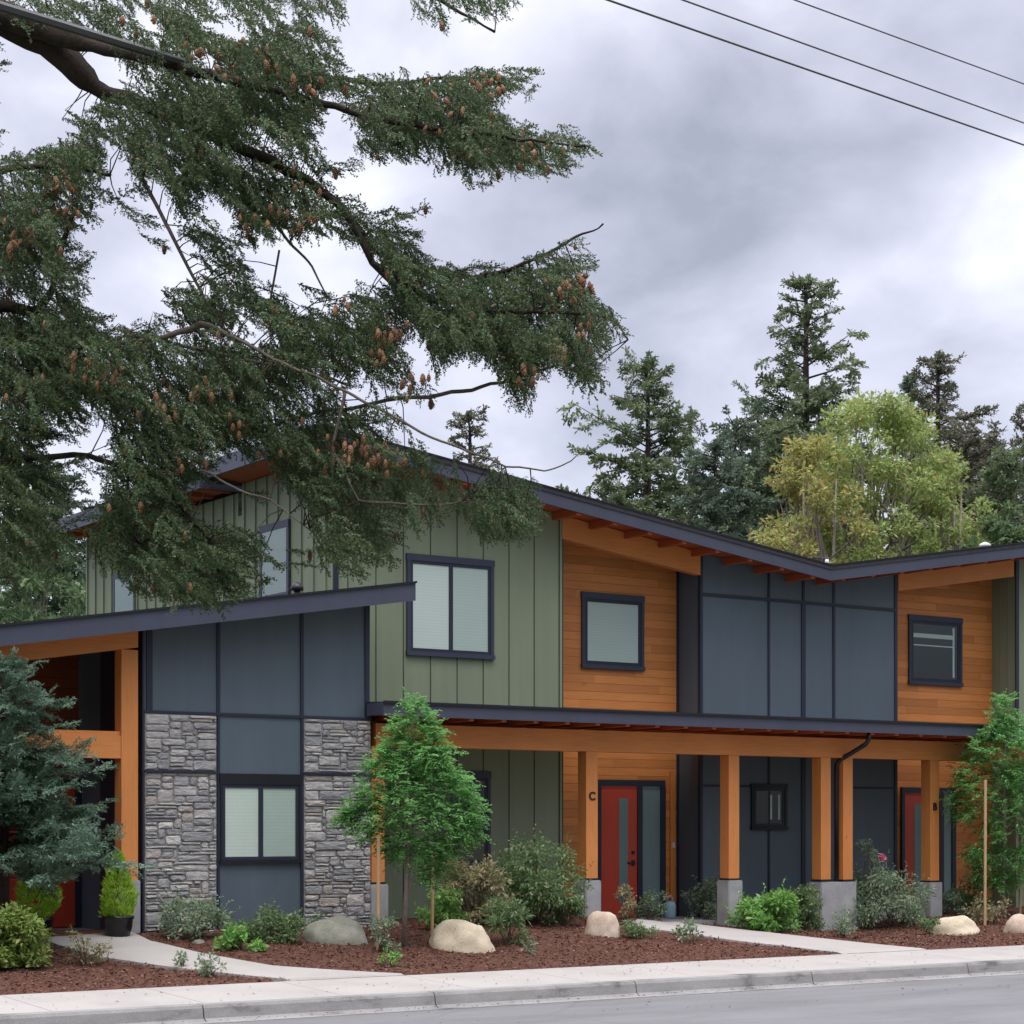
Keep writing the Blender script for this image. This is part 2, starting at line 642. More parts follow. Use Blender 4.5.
def inpoly(x, y, P):
    c = False
    j = len(P) - 1
    for i in range(len(P)):
        if (P[i][1] > y) != (P[j][1] > y) and x < (P[j][0] - P[i][0]) * (y - P[i][1]) / (P[j][1] - P[i][1]) + P[i][0]:
            c = not c
        j = i
    return c


# mulch bed: bumpy sheet
gx = np.arange(-20, 24, .09)
gy = np.arange(YB + .004, 1.2, .09)
V = []
for yy in gy:
    for xx in gx:
        k = min(1, (yy - YB) / .15)
        V.append((xx, yy, g(xx, yy) + k * (.012 + .035 * noise.noise(Vector((xx * 1.3, yy * 1.3, 0))) + .02 * noise.noise(Vector((xx * 6, yy * 6, 3))))
                  - (.035 if k < .99 else 0) * (1 - k)))
V = np.array(V)
for P in PPOLY:
    P_ = P
    xmin, xmax = min(p[0] for p in P), max(p[0] for p in P)
    for i, (xx, yy, zz) in enumerate(V):
        if xmin < xx < xmax and inpoly(xx, yy, P):
            V[i, 2] = g(xx, yy) - .03
nx, ny = len(gx), len(gy)
I = np.arange(nx * ny).reshape(ny, nx)
Q = np.stack([I[:-1, :-1], I[:-1, 1:], I[1:, 1:], I[1:, :-1]], -1).reshape(-1, 4)
tag(npmesh('mulch_bed', V, Q, M['mulch'], smooth=True), kind='structure')


# ------------------------------------------------------------------ foliage kit
def unit(a):
    return a / (np.linalg.norm(a, axis=-1, keepdims=True) + 1e-9)


def diamonds(base, d, nrm, length, width):
    """leaf blades: arrays (n,3),(n,3),(n,3),(n,),(n,) -> verts, quads"""
    d = unit(d)
    s = unit(np.cross(d, nrm))
    L, Wd = length[:, None], width[:, None]
    fold = unit(np.cross(s, d)) * Wd * .25
    v = np.stack([base, base + d * L * .45 + s * Wd * .5 + fold, base + d * L, base + d * L * .45 - s * Wd * .5 + fold], 1)
    q = np.arange(len(base) * 4).reshape(-1, 4)
    return v.reshape(-1, 3), q


def spray_template(seed, twigs=10, per=11, nl=.10, nw=.038, flat=.3, wide=.42):
    r = np.random.default_rng(seed)
    B, D, Nn, L, Wd = [], [], [], [], []

    def twig(p0, d, ln, n):
        d = d / np.linalg.norm(d)
        for k in range(n):
            f = (k + .5) / n
            p = p0 + d * ln * f
            for sgn in (-1, 1):
                side = np.cross(d, [0, 0, 1.0])
                v = d * .8 + side * sgn * .75 + np.array([0, 0, 1]) * r.normal(0, .45)
                B.append(p)
                D.append(v)
                Nn.append(np.array([r.normal(0, .5), r.normal(0, .5), 1]))
                L.append(nl * r.uniform(.75, 1.25))
                Wd.append(nw * r.uniform(.8, 1.3))
        B.append(p0)
        D.append(d)
        Nn.append(np.array([0, 0, 1.0]))
        L.append(ln)
        Wd.append(.014)

    twig(np.zeros(3), np.array([1.0, 0, 0]), 1.0, per + 4)
    for k in range(twigs):
        f = .08 + .82 * k / twigs
        sgn = 1 if k % 2 else -1
        ln = wide * (1 - f * .75) * r.uniform(.6, 1.15)
        d = np.array([.75, sgn * .7, r.normal(0, flat) - .15])
        twig(np.array([f, 0, 0]), d, ln, max(3, int(per * ln / wide)))
    v, q = diamonds(np.array(B), np.array(D), np.array(Nn), np.array(L), np.array(Wd))
    return v, q


def instance(templates, O, X, UP, S, rs):
    O, X, UP, S = map(np.asarray, (O, X, UP, S))
    X = unit(X)
    Y = unit(np.cross(UP, X))
    Z = np.cross(X, Y)
    which = rs.integers(0, len(templates), len(O))
    vs, qs, n = [], [], 0
    for ti, (tv, tq) in enumerate(templates):
        m = np.where(which == ti)[0]
        if not len(m):
            continue
        w = (O[m][:, None] + S[m][:, None, None] * (tv[None, :, 0:1] * X[m][:, None] + tv[None, :, 1:2] * Y[m][:, None] + tv[None, :, 2:3] * Z[m][:, None]))
        q = tq[None] + (np.arange(len(m)) * len(tv))[:, None, None] + n
        vs.append(w.reshape(-1, 3))
        qs.append(q.reshape(-1, 4))
        n += w.shape[0] * w.shape[1]
    return np.concatenate(vs), np.concatenate(qs)


def brush_template(seed, twigs=8, nl=.095, nw=.034):
    """a drooping shoot: bottle brush axis with shorter side shoots"""
    r = np.random.default_rng(seed)
    B, D, Nn, L, Wd = [], [], [], [], []

    def shoot(p0, d, ln, n, curl):
        d = d / np.linalg.norm(d)
        a = np.cross(d, [.1, .2, 1.0])
        a /= np.linalg.norm(a)
        c = np.cross(d, a)
        q = np.array(p0)
        for k in range(n):
            f = k / n
            dd_ = d + np.array([0, 0, -curl * f])
            q = q + dd_ * ln / n
            for j in range(2):
                th = r.uniform(0, 6.283)
                rad = a * math.cos(th) + c * math.sin(th)
                B.append(q + r.normal(0, .006, 3))
                D.append(dd_ * .75 + rad * .8)
                Nn.append(np.cross(dd_, rad) + r.normal(0, .4, 3))
                L.append(nl * r.uniform(.7, 1.2) * (1 - .35 * f))
                Wd.append(nw * r.uniform(.8, 1.4))
        B.append(np.array(p0)); D.append(d + [0, 0, -curl * .4]); Nn.append(a); L.append(ln * .8); Wd.append(.012)

    shoot(np.zeros(3), np.array([1.0, 0, 0]), 1.0, 26, .1)
    for k in range(twigs):
        f = .06 + .78 * k / twigs
        sg = 1 if k % 2 else -1
        ln = .5 * (1 - f * .6) * r.uniform(.6, 1.2)
        shoot(np.array([f, 0, 0]), np.array([.8, sg * r.uniform(.3, .75), r.normal(-.1, .3)]), ln, max(6, int(24 * ln)), .35)
    return diamonds(np.array(B), np.array(D), np.array(Nn), np.array(L), np.array(Wd))


T_FIR = [brush_template(s) for s in (1, 2, 3, 4, 5)]
T_BG = [spray_template(s, 8, 5, .2, .10, .4, .55) for s in (5, 6, 7)]
T_SPR = [spray_template(s, 8, 5, .15, .05, .3, .45) for s in (8, 9)]


def conifer(name, label, base, H, R, mat, seed, cat='tree', group=None, z0=.12, n=150, spray=1.3, droop=.25, pw=.85, lean=0, gaps=.15, rise=.25, barkr=.018, templ=None, fill=1.25):
    rs = np.random.default_rng(seed)
    o = empty(name, base, label, cat, group)
    base = Vector(base)
    b = MB()
    top = base + Vector((lean * H, 0, H))
    b.tube([base + Vector((0, 0, -.2)), base.lerp(top, .5), base.lerp(top, .97)], [H * barkr, H * barkr * .55, H * .003], 9)
    b.build('trunk', M['bark'], o, True)
    lb = MB()
    O, X, U, S = [], [], [], []
    for i in range(n):
        f = z0 + (1 - z0) * ((i + rs.random()) / n) ** .9
        a = i * 2.399 + rs.normal(0, .4)
        lobe = 1 + .35 * math.sin(a * 2 + f * 9 + seed)
        ln = R * (1 - f) ** pw * rs.uniform(.6, 1.15) * lobe + .07 * R * .5
        ln *= rs.choice([.7, 1.0, 1.0, 1.3])
        a += rs.normal(0, .8)
        if rs.random() < gaps:
            ln *= .45
        c = base.lerp(top, min(f, .985))
        d = Vector((math.cos(a), math.sin(a), 0))
        up = rise * f * 1.6 - droop * (1 - f) + rs.normal(0, .16)
        p0 = np.array(c)
        tip = p0 + np.array(d) * ln + np.array([0, 0, up * ln])
        lb.tube([c, Vector(tip)], [H * .002, H * .0006], 4, False)
        m = max(2, int(fill * ln / spray * 4.5))
        for k in range(m):
            u = .18 + .82 * (k + rs.random()) / m
            p = p0 + (tip - p0) * u
            side = np.cross(np.array(d), [0, 0, 1.0])
            x = np.array(d) * rs.uniform(.4, 1) + side * rs.normal(0, .75) + np.array([0, 0, rs.normal(.2, .42) - droop * .5])
            O.append(p)
            X.append(x)
            U.append(np.array([rs.normal(0, .35), rs.normal(0, .35), 1.0]))
            S.append(spray * rs.uniform(.6, 1.1) * (.42 + .62 * (1 - f)))
    O.append(np.array(top) - [0, 0, spray * .6]); X.append([0.02, 0.01, 1]); U.append([1, 0, 0.1]); S.append(spray * .6)
    lb.build('branches', M['bark'], o)
    v, q = instance(templ or T_BG, O, X, U, S, rs)
    npmesh('crown', v, q, mat, o)
    return o


def leaves_cloud(rs, centers, radii, n, size, up=.5, aspect=.45):
    """n leaves spread over clumps"""
    centers = np.array(centers)
    radii = np.array(radii)
    w = radii ** 2
    k = rs.choice(len(centers), n, p=w / w.sum())
    d = unit(rs.normal(0, 1, (n, 3)))
    rr = rs.random(n) ** .5
    p = centers[k] + d * (radii[k] * rr)[:, None] * np.array([1, 1, .75])
    dirs = d + rs.normal(0, .6, (n, 3)) + np.array([0, 0, -.15])
    nrm = rs.normal(0, .6, (n, 3)) + np.array([0, 0, up + .5])
    L = size * rs.uniform(.6, 1.3, n)
    return diamonds(p, dirs, nrm, L, L * aspect)


def broad(name, label, base, H, R, mat, seed, z0=.2, n=9000, size=.16, clumps=110, cat='tree', bark='palebark', stems=1, group=None, shape=1.0, cr=.2):
    rs = np.random.default_rng(seed)
    o = empty(name, base, label, cat, group)
    base = Vector(base)
    b = MB()
    limbs = MB()
    cc, rad = [], []
    forks = []
    for s in range(stems):
        a = 6.28 * s / stems + seed
        off = Vector((math.cos(a), math.sin(a), 0)) * (R * .25 if stems > 1 else 0)
        p1 = base + off * .4 + Vector((0, 0, H * .3))
        p2 = base + off + Vector((0, 0, H * .6))
        p3 = base + off * 1.3 + Vector((0, 0, H * .92))
        r0 = H * .016 / (stems ** .4)
        b.tube([base + Vector((0, 0, -.1)), p1, p2, p3], [r0, r0 * .8, r0 * .5, r0 * .15], 8)
        forks.append((p1, p2, p3))
    for i in range(clumps):
        z = z0 + (1 - z0) * rs.random()
        prof = (math.sin(math.pi * min(1, (z - z0) / (1 - z0) * .82 + .13))) ** .7 * shape
        a = rs.random() * 6.283
        r = R * prof * rs.random() ** .45
        c = base + Vector((math.cos(a) * r, math.sin(a) * r, z * H))
        cc.append(c)
        rad.append(R * cr * rs.uniform(.6, 1.25))
        if i % 2 == 0:
            p1, p2, p3 = forks[i % len(forks)]
            st = p1.lerp(p2, rs.random()) if z < .7 else p2.lerp(p3, rs.random() * .5)
            if st.z > c.z:
                st = p1.lerp(base, rs.random() * .3)
            md = st.lerp(c, .5) + Vector((0, 0, -.04 * H * rs.random()))
            limbs.tube([st, md, c], [H * .0032, H * .002, H * .0008], 5, False)
    b.build('trunk', M[bark], o, True)
    limbs.build('limbs', M[bark], o, True)
    v, q = leaves_cloud(rs, [tuple(c) for c in cc], rad, n, size)
    npmesh('crown', v, q, mat, o)
    return o


def shrub(name, label, base, H, R, mat, seed, n=900, size=.07, clumps=16, cat='shrub', group=None, aspect=.45, z0=.12, flower=None, open_=.5):
    rs = np.random.default_rng(seed)
    o = empty(name, base, label, cat, group)
    base = Vector(base)
    st = MB()
    cc, rad = [], []
    for i in range(clumps):
        z = z0 + (1 - z0) * rs.random()
        a = rs.random() * 6.283
        r = R * rs.random() ** .5 * (.55 + .45 * math.sin(math.pi * min(1, z * .9 + .05)))
        c = base + Vector((math.cos(a) * r, math.sin(a) * r, z * H * .9))
        cc.append(tuple(c))
        rad.append(R * .34 * rs.uniform(.6, 1.3))
        st.tube([base + Vector((rs.normal(0, .03), rs.normal(0, .03), -.05)), base.lerp(c, .55) + Vector((0, 0, .02)), c],
                [.01, .007, .003], 4, False)
    st.build('stems', M['stem'], o)
    v, q = leaves_cloud(rs, cc, rad, int(n * 1.7), size * 1.12, .5, aspect)
    # stray shoots
    B, D, Nn, L = [], [], [], []
    for i in range(int(clumps * open_)):
        c = np.array(cc[i % len(cc)])
        d = unit(c - np.array(base) + rs.normal(0, .15, 3) + [0, 0, .15])
        ln = R * rs.uniform(.35, .7)
        for k in range(9):
            p = c + d * ln * (.3 + .8 * k / 9)
            B.append(p); D.append(d * .4 + rs.normal(0, .6, 3)); Nn.append(rs.normal(0, .5, 3) + [0, 0, 1]); L.append(size * rs.uniform(.6, 1))
    if B:
        L = np.array(L)
        v2, q2 = diamonds(np.array(B), np.array(D), np.array(Nn), L, L * aspect)
        q = np.concatenate([q, q2 + len(v)])
        v = np.concatenate([v, v2])
    v[:, 2] = np.maximum(v[:, 2], base.z + .005)
    npmesh('foliage', v, q, mat, o)
    return o


# mulch chips, uncountable
rs = np.random.default_rng(5)
pts = []
while len(pts) < 42000:
    x, y = rs.uniform(-13, 14), YB + .02 + (1 - YB - .02 - 1) * rs.random() ** 1.0
    if y > .3 or any(inpoly(x, y, P) for P in PPOLY):
        continue
    pts.append((x, y, g(x, y) + .012 + .035 * noise.noise(Vector((x * 1.3, y * 1.3, 0))) + rs.uniform(.0, .02)))
pts = np.array(pts)
n = len(pts)
d = rs.normal(0, 1, (n, 3)) * [1, 1, .3]
L = rs.uniform(.02, .065, n)
v, q = diamonds(pts, d, rs.normal(0, .4, (n, 3)) + [0, 0, 1], L, L * rs.uniform(.25, .6, n))
tag(npmesh('mulch_chips', v, q, M['chips']), 'dark red brown bark chips covering the planting beds', 'mulch', kind='stuff')

n = 900
k_ = rs.random(n)
px_ = rs.uniform(-12, 14, n)
py_ = np.where(k_ < .55, YK - .12 - np.abs(rs.normal(0, .16, n)), np.where(k_ < .85, rs.uniform(YK + .2, YB, n), YK - rs.uniform(.4, 3, n)))
pz_ = np.where(py_ > YK, .157 + (py_ - YK) * .034, np.where(py_ > YK - .45, -.012, .012 + (YK - .42 - py_) * .02))
L = rs.uniform(.02, .055, n)
v, q = diamonds(np.stack([px_, py_, pz_ + .006], 1), rs.normal(0, 1, (n, 3)) * [1, 1, .1], rs.normal(0, .2, (n, 3)) + [0, 0, 1], L, L * .4)
tag(npmesh('leaf_litter', v, q, M['chips']), 'scattered brown leaf and needle litter along the gutter and pavement', 'litter', kind='stuff')

# ------------------------------------------------------------------ the townhouse
YF, YP, YM, YR, YRF = -.55, 0., 1.5, 2.15, .75
HOUSE = empty('townhouse', (0, 1.5, .5), 'two storey green, slate and cedar row house with dark low pitched roofs and stone wing', 'house')
XS = xat(335, YM)            # left side wall of the tall block
XG = xat(561.5, YM)          # right edge of green front
XB0 = xat(700, YM)           # slate bay left / right
XB1 = xat(897, YM)
XG2 = xat(1016, YM)
WX0, WX1 = xat(144, YP), xat(370, YP)


def rakeline(pts_, Y):
    return [(aty(px, py, Y).x, aty(px, py, Y).z) for px, py in pts_]


(xa, za), (xv, zv), (xr, zr) = rakeline([(415, 450), (831, 565), (1024, 542.5)], YRF)
sl = (zv - za) / (xv - xa)
sr = (zr - zv) / (xr - xv)
XPK = aty(318, 424, YRF).x
XRT = 15.2
rooftop = lambda x: zv + sl * (x - xv) if x < xv else zv + sr * (x - xv)
RTH = .29          # fascia depth
und = lambda x: rooftop(x) - RTH + .09    # underside of soffit

# walls -------------------------------------------------------------
def wall_xz(x0, x1, y0, y1, z0, top=und, sub=1):
    b = MB()
    xs_ = [x0] + ([xv] if x0 < xv < x1 else []) + [x1]
    for a, c in zip(xs_, xs_[1:]):
        b.prism([(a, z0), (c, z0), (c, top(c) - .003), (a, top(a) - .003)], y0, y1)
    return b


b = wall_xz(XS, XG, YM, YM + .25, .3)
x = XG - .055
b.box(XG - .05, XG, YM - .02, YM - .001, .32, und(XG) - .01)
x = XG - .56
while x > XS:
    b.box(x - .011, x + .011, YM - .012, YM - .001, .32, und(x) - .01)
    x -= .52
b.build('front_wall', paint('green_paint_left', GREEN, .6, lines=(.52, -(XG - .56 - .017))), HOUSE)['label'] = 'sage green board and batten front wall'
tb = MB()
tb.box(XG - .002, XG + .03, YM - .01, YM + .05, .32, und(XG) - .02)
tb.build('corner_trim', M['trim'], HOUSE)
tb = MB()
tb.box(XS - .045, XS + .05, YM - .03, YM - .002, 4.2, und(XS) - .02)
tb.build('corner_trim', M['trim'], HOUSE)

SY1, SY2, SY3 = 4.85, 5.0, 11.9
zh = und(XS)
b = MB()
b.prismx([(YM + .251, .3), (SY1, .3), (SY1, zh - .005), (YM + .251, zh - .005)], XS, XS + .25)
b.prismx([(SY1, .3), (SY3, .3), (SY3, zh - .14), (SY2, zh - .14), (SY2, zh - .55), (SY1, zh - .55)], XS, XS + .25)
y = YM + .3
while y < SY3:
    top = zh - .01 if y < SY1 else (zh - .56 if y < SY2 else zh - .15)
    b.box(XS - .03, XS - .001, y - .03, y + .03, 4, top)
    y += .42
b.build('side_wall', M['green'], HOUSE)['label'] = 'left side wall with close battens'

# recess walls with cedar siding and their returns
for (xa_, xb_) in ((XG, XB0), (XB1, XG2)):
    b = wall_xz(xa_ - .05, xb_ + .05, YR, YR + .2, .3)
    b.build('recess_wall', M['siding'], HOUSE)
b = MB()
b.box(XB0, XB0 + .05, YM + .251, YR, .3, und(XB0) - .01)
b.build('bay_return', M['panel'], HOUSE)
b = MB()
b.box(XG2, XG2 + .05, YM + .251, YR, .3, und(XG2) - .01)
for y in (YM + .2, YM + .42):
    b.box(XG2 - .012, XG2 - .001, y - .012, y + .012, 4, und(XG2) - .02)
b.build('wall_return', M['green'], HOUSE)
b = wall_xz(XG2, XRT - .6, YM, YM + .25, .3)
x = XG2 + .5
while x < XRT - .7:
    b.box(x - .011, x + .011, YM - .012, YM - .001, .32, und(x) - .01)
    x += .52
b.build('front_wall', paint('green_paint_right', GREEN, .6, lines=(.52, -(XG2 + .5 - .017))), HOUSE)
tb = MB()
tb.box(XG2 - .03, XG2 + .06, YM - .03, YM - .002, 3.9, und(XG2) - .02)
tb.build('corner_trim', M['trim'], HOUSE)
b = MB()
b.box(XRT - .6, XRT - .35, YM, 11.9, .3, 7.8)
b.box(XS + .3, XRT - .6, 11.6, 11.9, .3, 6.6)
b.build('rear_wall', M['green'], HOUSE)

# slate bay
b = wall_xz(XB0, XB1, YM, YM + .25, .3)
b.build('slate_bay', M['panel'], HOUSE)
tb = MB()
ztr = zat(790, 601.5, YM)


def vtrim(px, w, z0, z1=None, yp=YM):
    x = xat(px, yp)
    tb.box(x - w / 2, x + w / 2, yp - .022, yp - .002, z0, (und(x) - .02) if z1 is None else z1)


vtrim(701, .06, .35); vtrim(768.5, .045, .35, ztr - .03); vtrim(768.5, .045, ztr + .03); vtrim(803, .10, .35, ztr - .03); vtrim(803, .05, ztr + .03)
vtrim(833.5, .06, 3.9, ztr - .03); vtrim(833.5, .05, ztr + .03); vtrim(895.5, .07, .35)
tb.box(XB0 + .06, XB1 - .07, YM - .0215, YM - .002, ztr - .028, ztr + .028)
zlo = zat(875, 788, YM)
tb.box(xat(836, YM), XB1 - .07, YM - .021, YM - .002, zlo - .02, zlo + .02)
tb.box(XB0 + .04, xat(750, YM), YM - .021, YM - .002, zlo - .02, zlo + .02)
tb.box(XB0 - .012, XB0 - .001, YM + .0, YM + .05, .35, und(XB0) - .02)
tb.box(XB0 - .03, XB0 - .001, YR - .05, YR - .002, .35, und(XB0) - .02)
tb.build('panel_trim', M['trim'], HOUSE)

# roof ---------------------------------------------------------------
def slab(xs_, topf, t0, t1, y0, y1):
    b = MB()
    for a, c in zip(xs_, xs_[1:]):
        b.prism([(a, topf(a) - t1), (c, topf(c) - t1), (c, topf(c) - t0), (a, topf(a) - t0)], y0, y1)
    return b


RX = [XPK, xv, XRT]
roof = slab(RX, rooftop, 0, .09, YRF - .02, SY1).build('roof', M['roof'], HOUSE)
b = slab([XPK, xv, XRT], lambda x: rooftop(x) - .13, 0, .09, SY1 + .01, 12.2)
b = MB()
b.prism([(XS + .01, rooftop(XS) - .62), (xv, zv - .3), (xv, zv - .2), (XS + .01, rooftop(XS) - .5)], SY1 + .005, SY2)
b.prism([(xv + .002, zv - .3), (XRT, rooftop(XRT) - .4), (XRT, rooftop(XRT) - .3), (xv + .002, zv - .2)], SY1 + .005, 12.2)
b.prism([(XPK, rooftop(XPK) - .22), (xv, zv - .22), (xv, zv - .13), (XPK, rooftop(XPK) - .13)], SY2 + .005, 12.3)
b.build('rear_roof', M['roof'], HOUSE)
b = MB()
b.box(XPK - .04, XPK, SY2 - .03, 12.33, rooftop(XPK) - .42, rooftop(XPK) - .125)
b.box(XPK + .001, XS + .4, SY2 - .03, SY2 + .004, rooftop(XPK) - .42, rooftop(XPK) - .125)
b.build('rear_fascia', M['fascia'], HOUSE)
b = MB()
b.prism([(XPK + .002, rooftop(XPK) - .26), (XS, rooftop(XS) - .26), (XS, rooftop(XS) - .223), (XPK + .002, rooftop(XPK) - .223)], SY2 + .006, 12.29)
for i in range(10):
    y = SY2 + .3 + i * .72
    b.box(XPK + .003, XS - .003, y - .05, y + .05, rooftop(XPK) - .40, rooftop(XPK) - .262)
b.build('rear_soffit', M['soffit'], HOUSE)
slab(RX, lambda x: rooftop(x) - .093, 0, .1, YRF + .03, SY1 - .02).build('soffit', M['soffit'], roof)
fb = slab([XPK - .04, xv, XRT], lambda x: rooftop(x) - .018, 0, RTH - .018, YRF - .005, YRF + .028)
fb.build('fascia', M['fascia'], roof)
b = MB()
b.box(XPK - .045, XPK - .003, YRF + .03, SY1, rooftop(XPK) - RTH, rooftop(XPK) - .01)
b.box(XPK - .003, XS + .3, SY1 - .015, SY1 + .02, rooftop(XPK) - RTH - .05, rooftop(XPK) - .095)
b.build('eave_fascia', M['fascia'], roof)
b = slab([XPK - .045, xv, XRT], lambda x: rooftop(x) + .012, 0, .028, YRF - .03, YRF - .006)
b.build('drip_edge', M['black'], roof)
x = XPK + .45
while x < XRT - .5:
    if abs(x - xv) > .2:
        b = MB()
        z = rooftop(x) - .194
        b.hexa([(x - .045, YRF + .03, z - .13), (x + .045, YRF + .03, z - .13 + .09 * (sl if x < xv else sr)), (x + .045, YM + .0, z - .13), (x - .045, YM, z - .13),
                (x - .045, YRF + .03, z), (x + .045, YRF + .03, z), (x + .045, YM, z), (x - .045, YM, z)])
        b.build('rafter', M['soffit'], roof)
    x += .76

# sloped cedar beams over the recesses
def beam(pa, pb, da, db, Y, d=.16):
    A, B_ = aty(*pa, Y), aty(*pb, Y)
    A2, B2 = aty(*da, Y), aty(*db, Y)
    b = MB()
    b.prism([(A2.x, A2.z), (B2.x, B2.z), (B_.x, min(B_.z, und(B_.x) - .01)), (A.x, min(A.z, und(A.x) - .01))], Y, Y + d)
    return b


beam((562.5, 500), (700.5, 540), (562.5, 538.5), (700.5, 575), YM - .03).build('recess_beam', M['timber'], HOUSE)
beam((898.5, 560), (1014, 545), (898.5, 591), (1014, 576.5), YM - .03).build('recess_beam', M['timber'], HOUSE)

# windows --------------------------------------------------------------
def window(x0, x1, z0, z1, Y, panes, blind='blind', sash=.05, head=.11, side=.075, sill=True, partial=1.0, extras=None, name='window', mats='trim'):
    """panes: list of (a,b) fractions; trim proud of wall plane Y"""
    o = bpy.data.objects.new(name, None)
    b = MB()
    # trim casing
    b.box(x0, x1, Y - .045, Y - .002, z1 - head, z1)
    b.box(x0 + .012, x0 + side, Y - .042, Y - .002, z0 + side, z1 - head - .001)
    b.box(x1 - side, x1 - .012, Y - .042, Y - .002, z0 + side, z1 - head - .001)
    b.box(x0, x1, Y - .06, Y - .002, z0, z0 + side * .95)
    fr = b.build(name, M['casing' if mats == 'trim' else mats], HOUSE)
    ix0, ix1, iz0, iz1 = x0 + side, x1 - side, z0 + side, z1 - head
    b = MB()
    b.box(ix0, ix1, Y - .008, Y - .003, iz0, iz1)
    b.build('dark_backing', M['room'], fr)  # flat near-black sheet, darkness of the unlit room put into its colour
    b = MB()
    s = sash
    cuts = [ix0 + (ix1 - ix0) * p for p in panes]
    b.box(ix0, ix1, Y - .032, Y - .01, iz0, iz0 + s)
    b.box(ix0, ix1, Y - .032, Y - .01, iz1 - s, iz1)
    edges = [ix0] + cuts + [ix1]
    for i, e in enumerate(edges):
        w = s if i in (0, len(edges) - 1) else s * 1.5
        a = e if i == 0 else (e - w if i == len(edges) - 1 else e - w / 2)
        b.box(a, a + w, Y - .031, Y - .0095, iz0 + s, iz1 - s)
    b.build('sash', M['trim'], fr)
    for i in range(len(edges) - 1):
        a, c = edges[i] + s * .7, edges[i + 1] - s * .7
        if blind:
            bb = MB()
            zb = iz1 - s - (iz1 - iz0 - 2 * s) * partial
            bb.box(a, c, Y - .016, Y - .0125, zb, iz1 - s)
            bb.build('blind', M[blind if i == 0 else 'blind_dim' if len(edges) > 2 else blind], fr)
        pb = MB()
        pb.add([(a, Y - .022, iz0 + s), (c, Y - .022, iz0 + s), (c, Y - .022, iz1 - s), (a, Y - .022, iz1 - s)], [(0, 1, 2, 3)])
        pb.build('pane', M['glass'], fr)
    if extras:
        extras(fr, ix0, ix1, iz0, iz1)
    bpy.data.objects.remove(o)
    return fr


def pxwin(p0, p1, py0, py1, Y, **k):
    x0, x1 = xat(p0, Y), xat(p1, Y)
    pm = (p0 + p1) / 2
    return window(x0, x1, zat(pm, py1, Y), zat(pm, py0, Y), Y, **k)


pxwin(405.5, 493.5, 557, 657.5, YM, panes=[.5])
pxwin(580.5, 643.5, 594, 669.5, YR, panes=[], blind='blind_dim', sash=.06)


def dark_extras(fr, x0, x1, z0, z1):
    b = MB()
    h = z1 - z0
    b.box(x0 + .06, x1 - .2, YR - .021, YR - .0125, z0 + h * .72, z0 + h * .79)
    b.box(x0 + .06, x1 - .2, YR - .021, YR - .0125, z0 + h * .585, z0 + h * .605)
    b.box(x1 - .2, x1 - .15, YR - .021, YR - .0125, z0 + .1, z1 - .1)
    b.build('rail', M['blind_dim'], fr)


pxwin(907.5, 961.5, 616.5, 685.5, YR, panes=[], blind=None, sash=.06, extras=dark_extras)
pxwin(424, 490, 771, 868, YM, panes=[.5], blind=None)


def slim_extras(fr, x0, x1, z0, z1):
    b = MB()
    w = x1 - x0
    b.box(x0 + w * .5, x0 + w * .6, YM - .021, YM - .0125, z0 + .12, z1 - .12)
    b.box(x0 + w * .8, x0 + w * .86, YM - .021, YM - .0125, z0 + .12, z1 - .12)
    b.build('rail', M['blind_dim'], fr)


pxwin(750, 786.5, 784, 830, YM, panes=[], blind=None, head=.08, mats='black', extras=slim_extras)

# windows in the left side wall (plane X = XS)
for (pa, pb, ya, yb) in ((262, 291, 523, 599), (115, 137, 571, 640)):
    y1, y0 = atx(pa, 600, XS).y, atx(pb, 600, XS).y
    zt = atx((pa + pb) / 2, ya, XS).z
    zb = atx((pa + pb) / 2, yb, XS).z
    b = MB()
    b.box(XS - .055, XS - .002, y0, y1, zt - .12, zt)
    b.box(XS - .05, XS - .002, y0, y0 + .08, zb + .08, zt - .121)
    b.box(XS - .05, XS - .002, y1 - .08, y1, zb + .08, zt - .121)
    b.box(XS - .06, XS - .002, y0, y1, zb, zb + .079)
    fr = b.build('side_window', M['casing'], HOUSE)
    b = MB()
    b.box(XS - .04, XS - .033, y0 + .081, y1 - .081, zb + .08, zt - .121)
    b.build('blind', M['blind_green'], fr)
    b = MB()
    xq = XS - .043
    b.add([(xq, y0 + .081, zb + .08), (xq, y1 - .081, zb + .08), (xq, y1 - .081, zt - .121), (xq, y0 + .081, zt - .121)], [(0, 1, 2, 3)])
    b.build('pane', M['glass'], fr)

# front wing: stone piers, slate panels ----------------------------------
(wxa, wza), (wxb, wzb) = rakeline([(0, 625), (413, 582)], YF)
wsl = (wzb - wza) / (wxb - wxa)
wtop = lambda x: wza + wsl * (x - wxa)
wund = lambda x: wtop(x) - .2
xm0, xm1 = xat(217.5, YP), xat(301.5, YP)
b = MB()
b.prism([(WX0, .3), (WX1, .3), (WX1, wund(WX1)), (WX0, wund(WX0))], YP, 5.9)
b.build('wing_wall', M['panel'], HOUSE)
zst = zat(255, 714, YP)
tb = MB()
zg = .35
for px, w in ((149, .09), (218, .05), (301.5, .05), (366.5, .07)):
    x = xat(px, YP)
    tb.box(x - w / 2, x + w / 2, YP - .026, YP - .002, zst + .001, wund(x) - .02)
for px in (218, 301.5):
    x = xat(px, YP)
    tb.box(x - .02, x + .02, YP - .026, YP - .002, zg, zst - .041)
tb.box(WX0 - .01, WX1 + .01, YP - .03, YP - .002, zst - .04, zst)
tb.box(WX0 - .03, WX0 - .002, YP - .02, YP + 1.55, .3, wund(WX0) - .02)
tb.build('wing_trim', M['trim'], HOUSE)


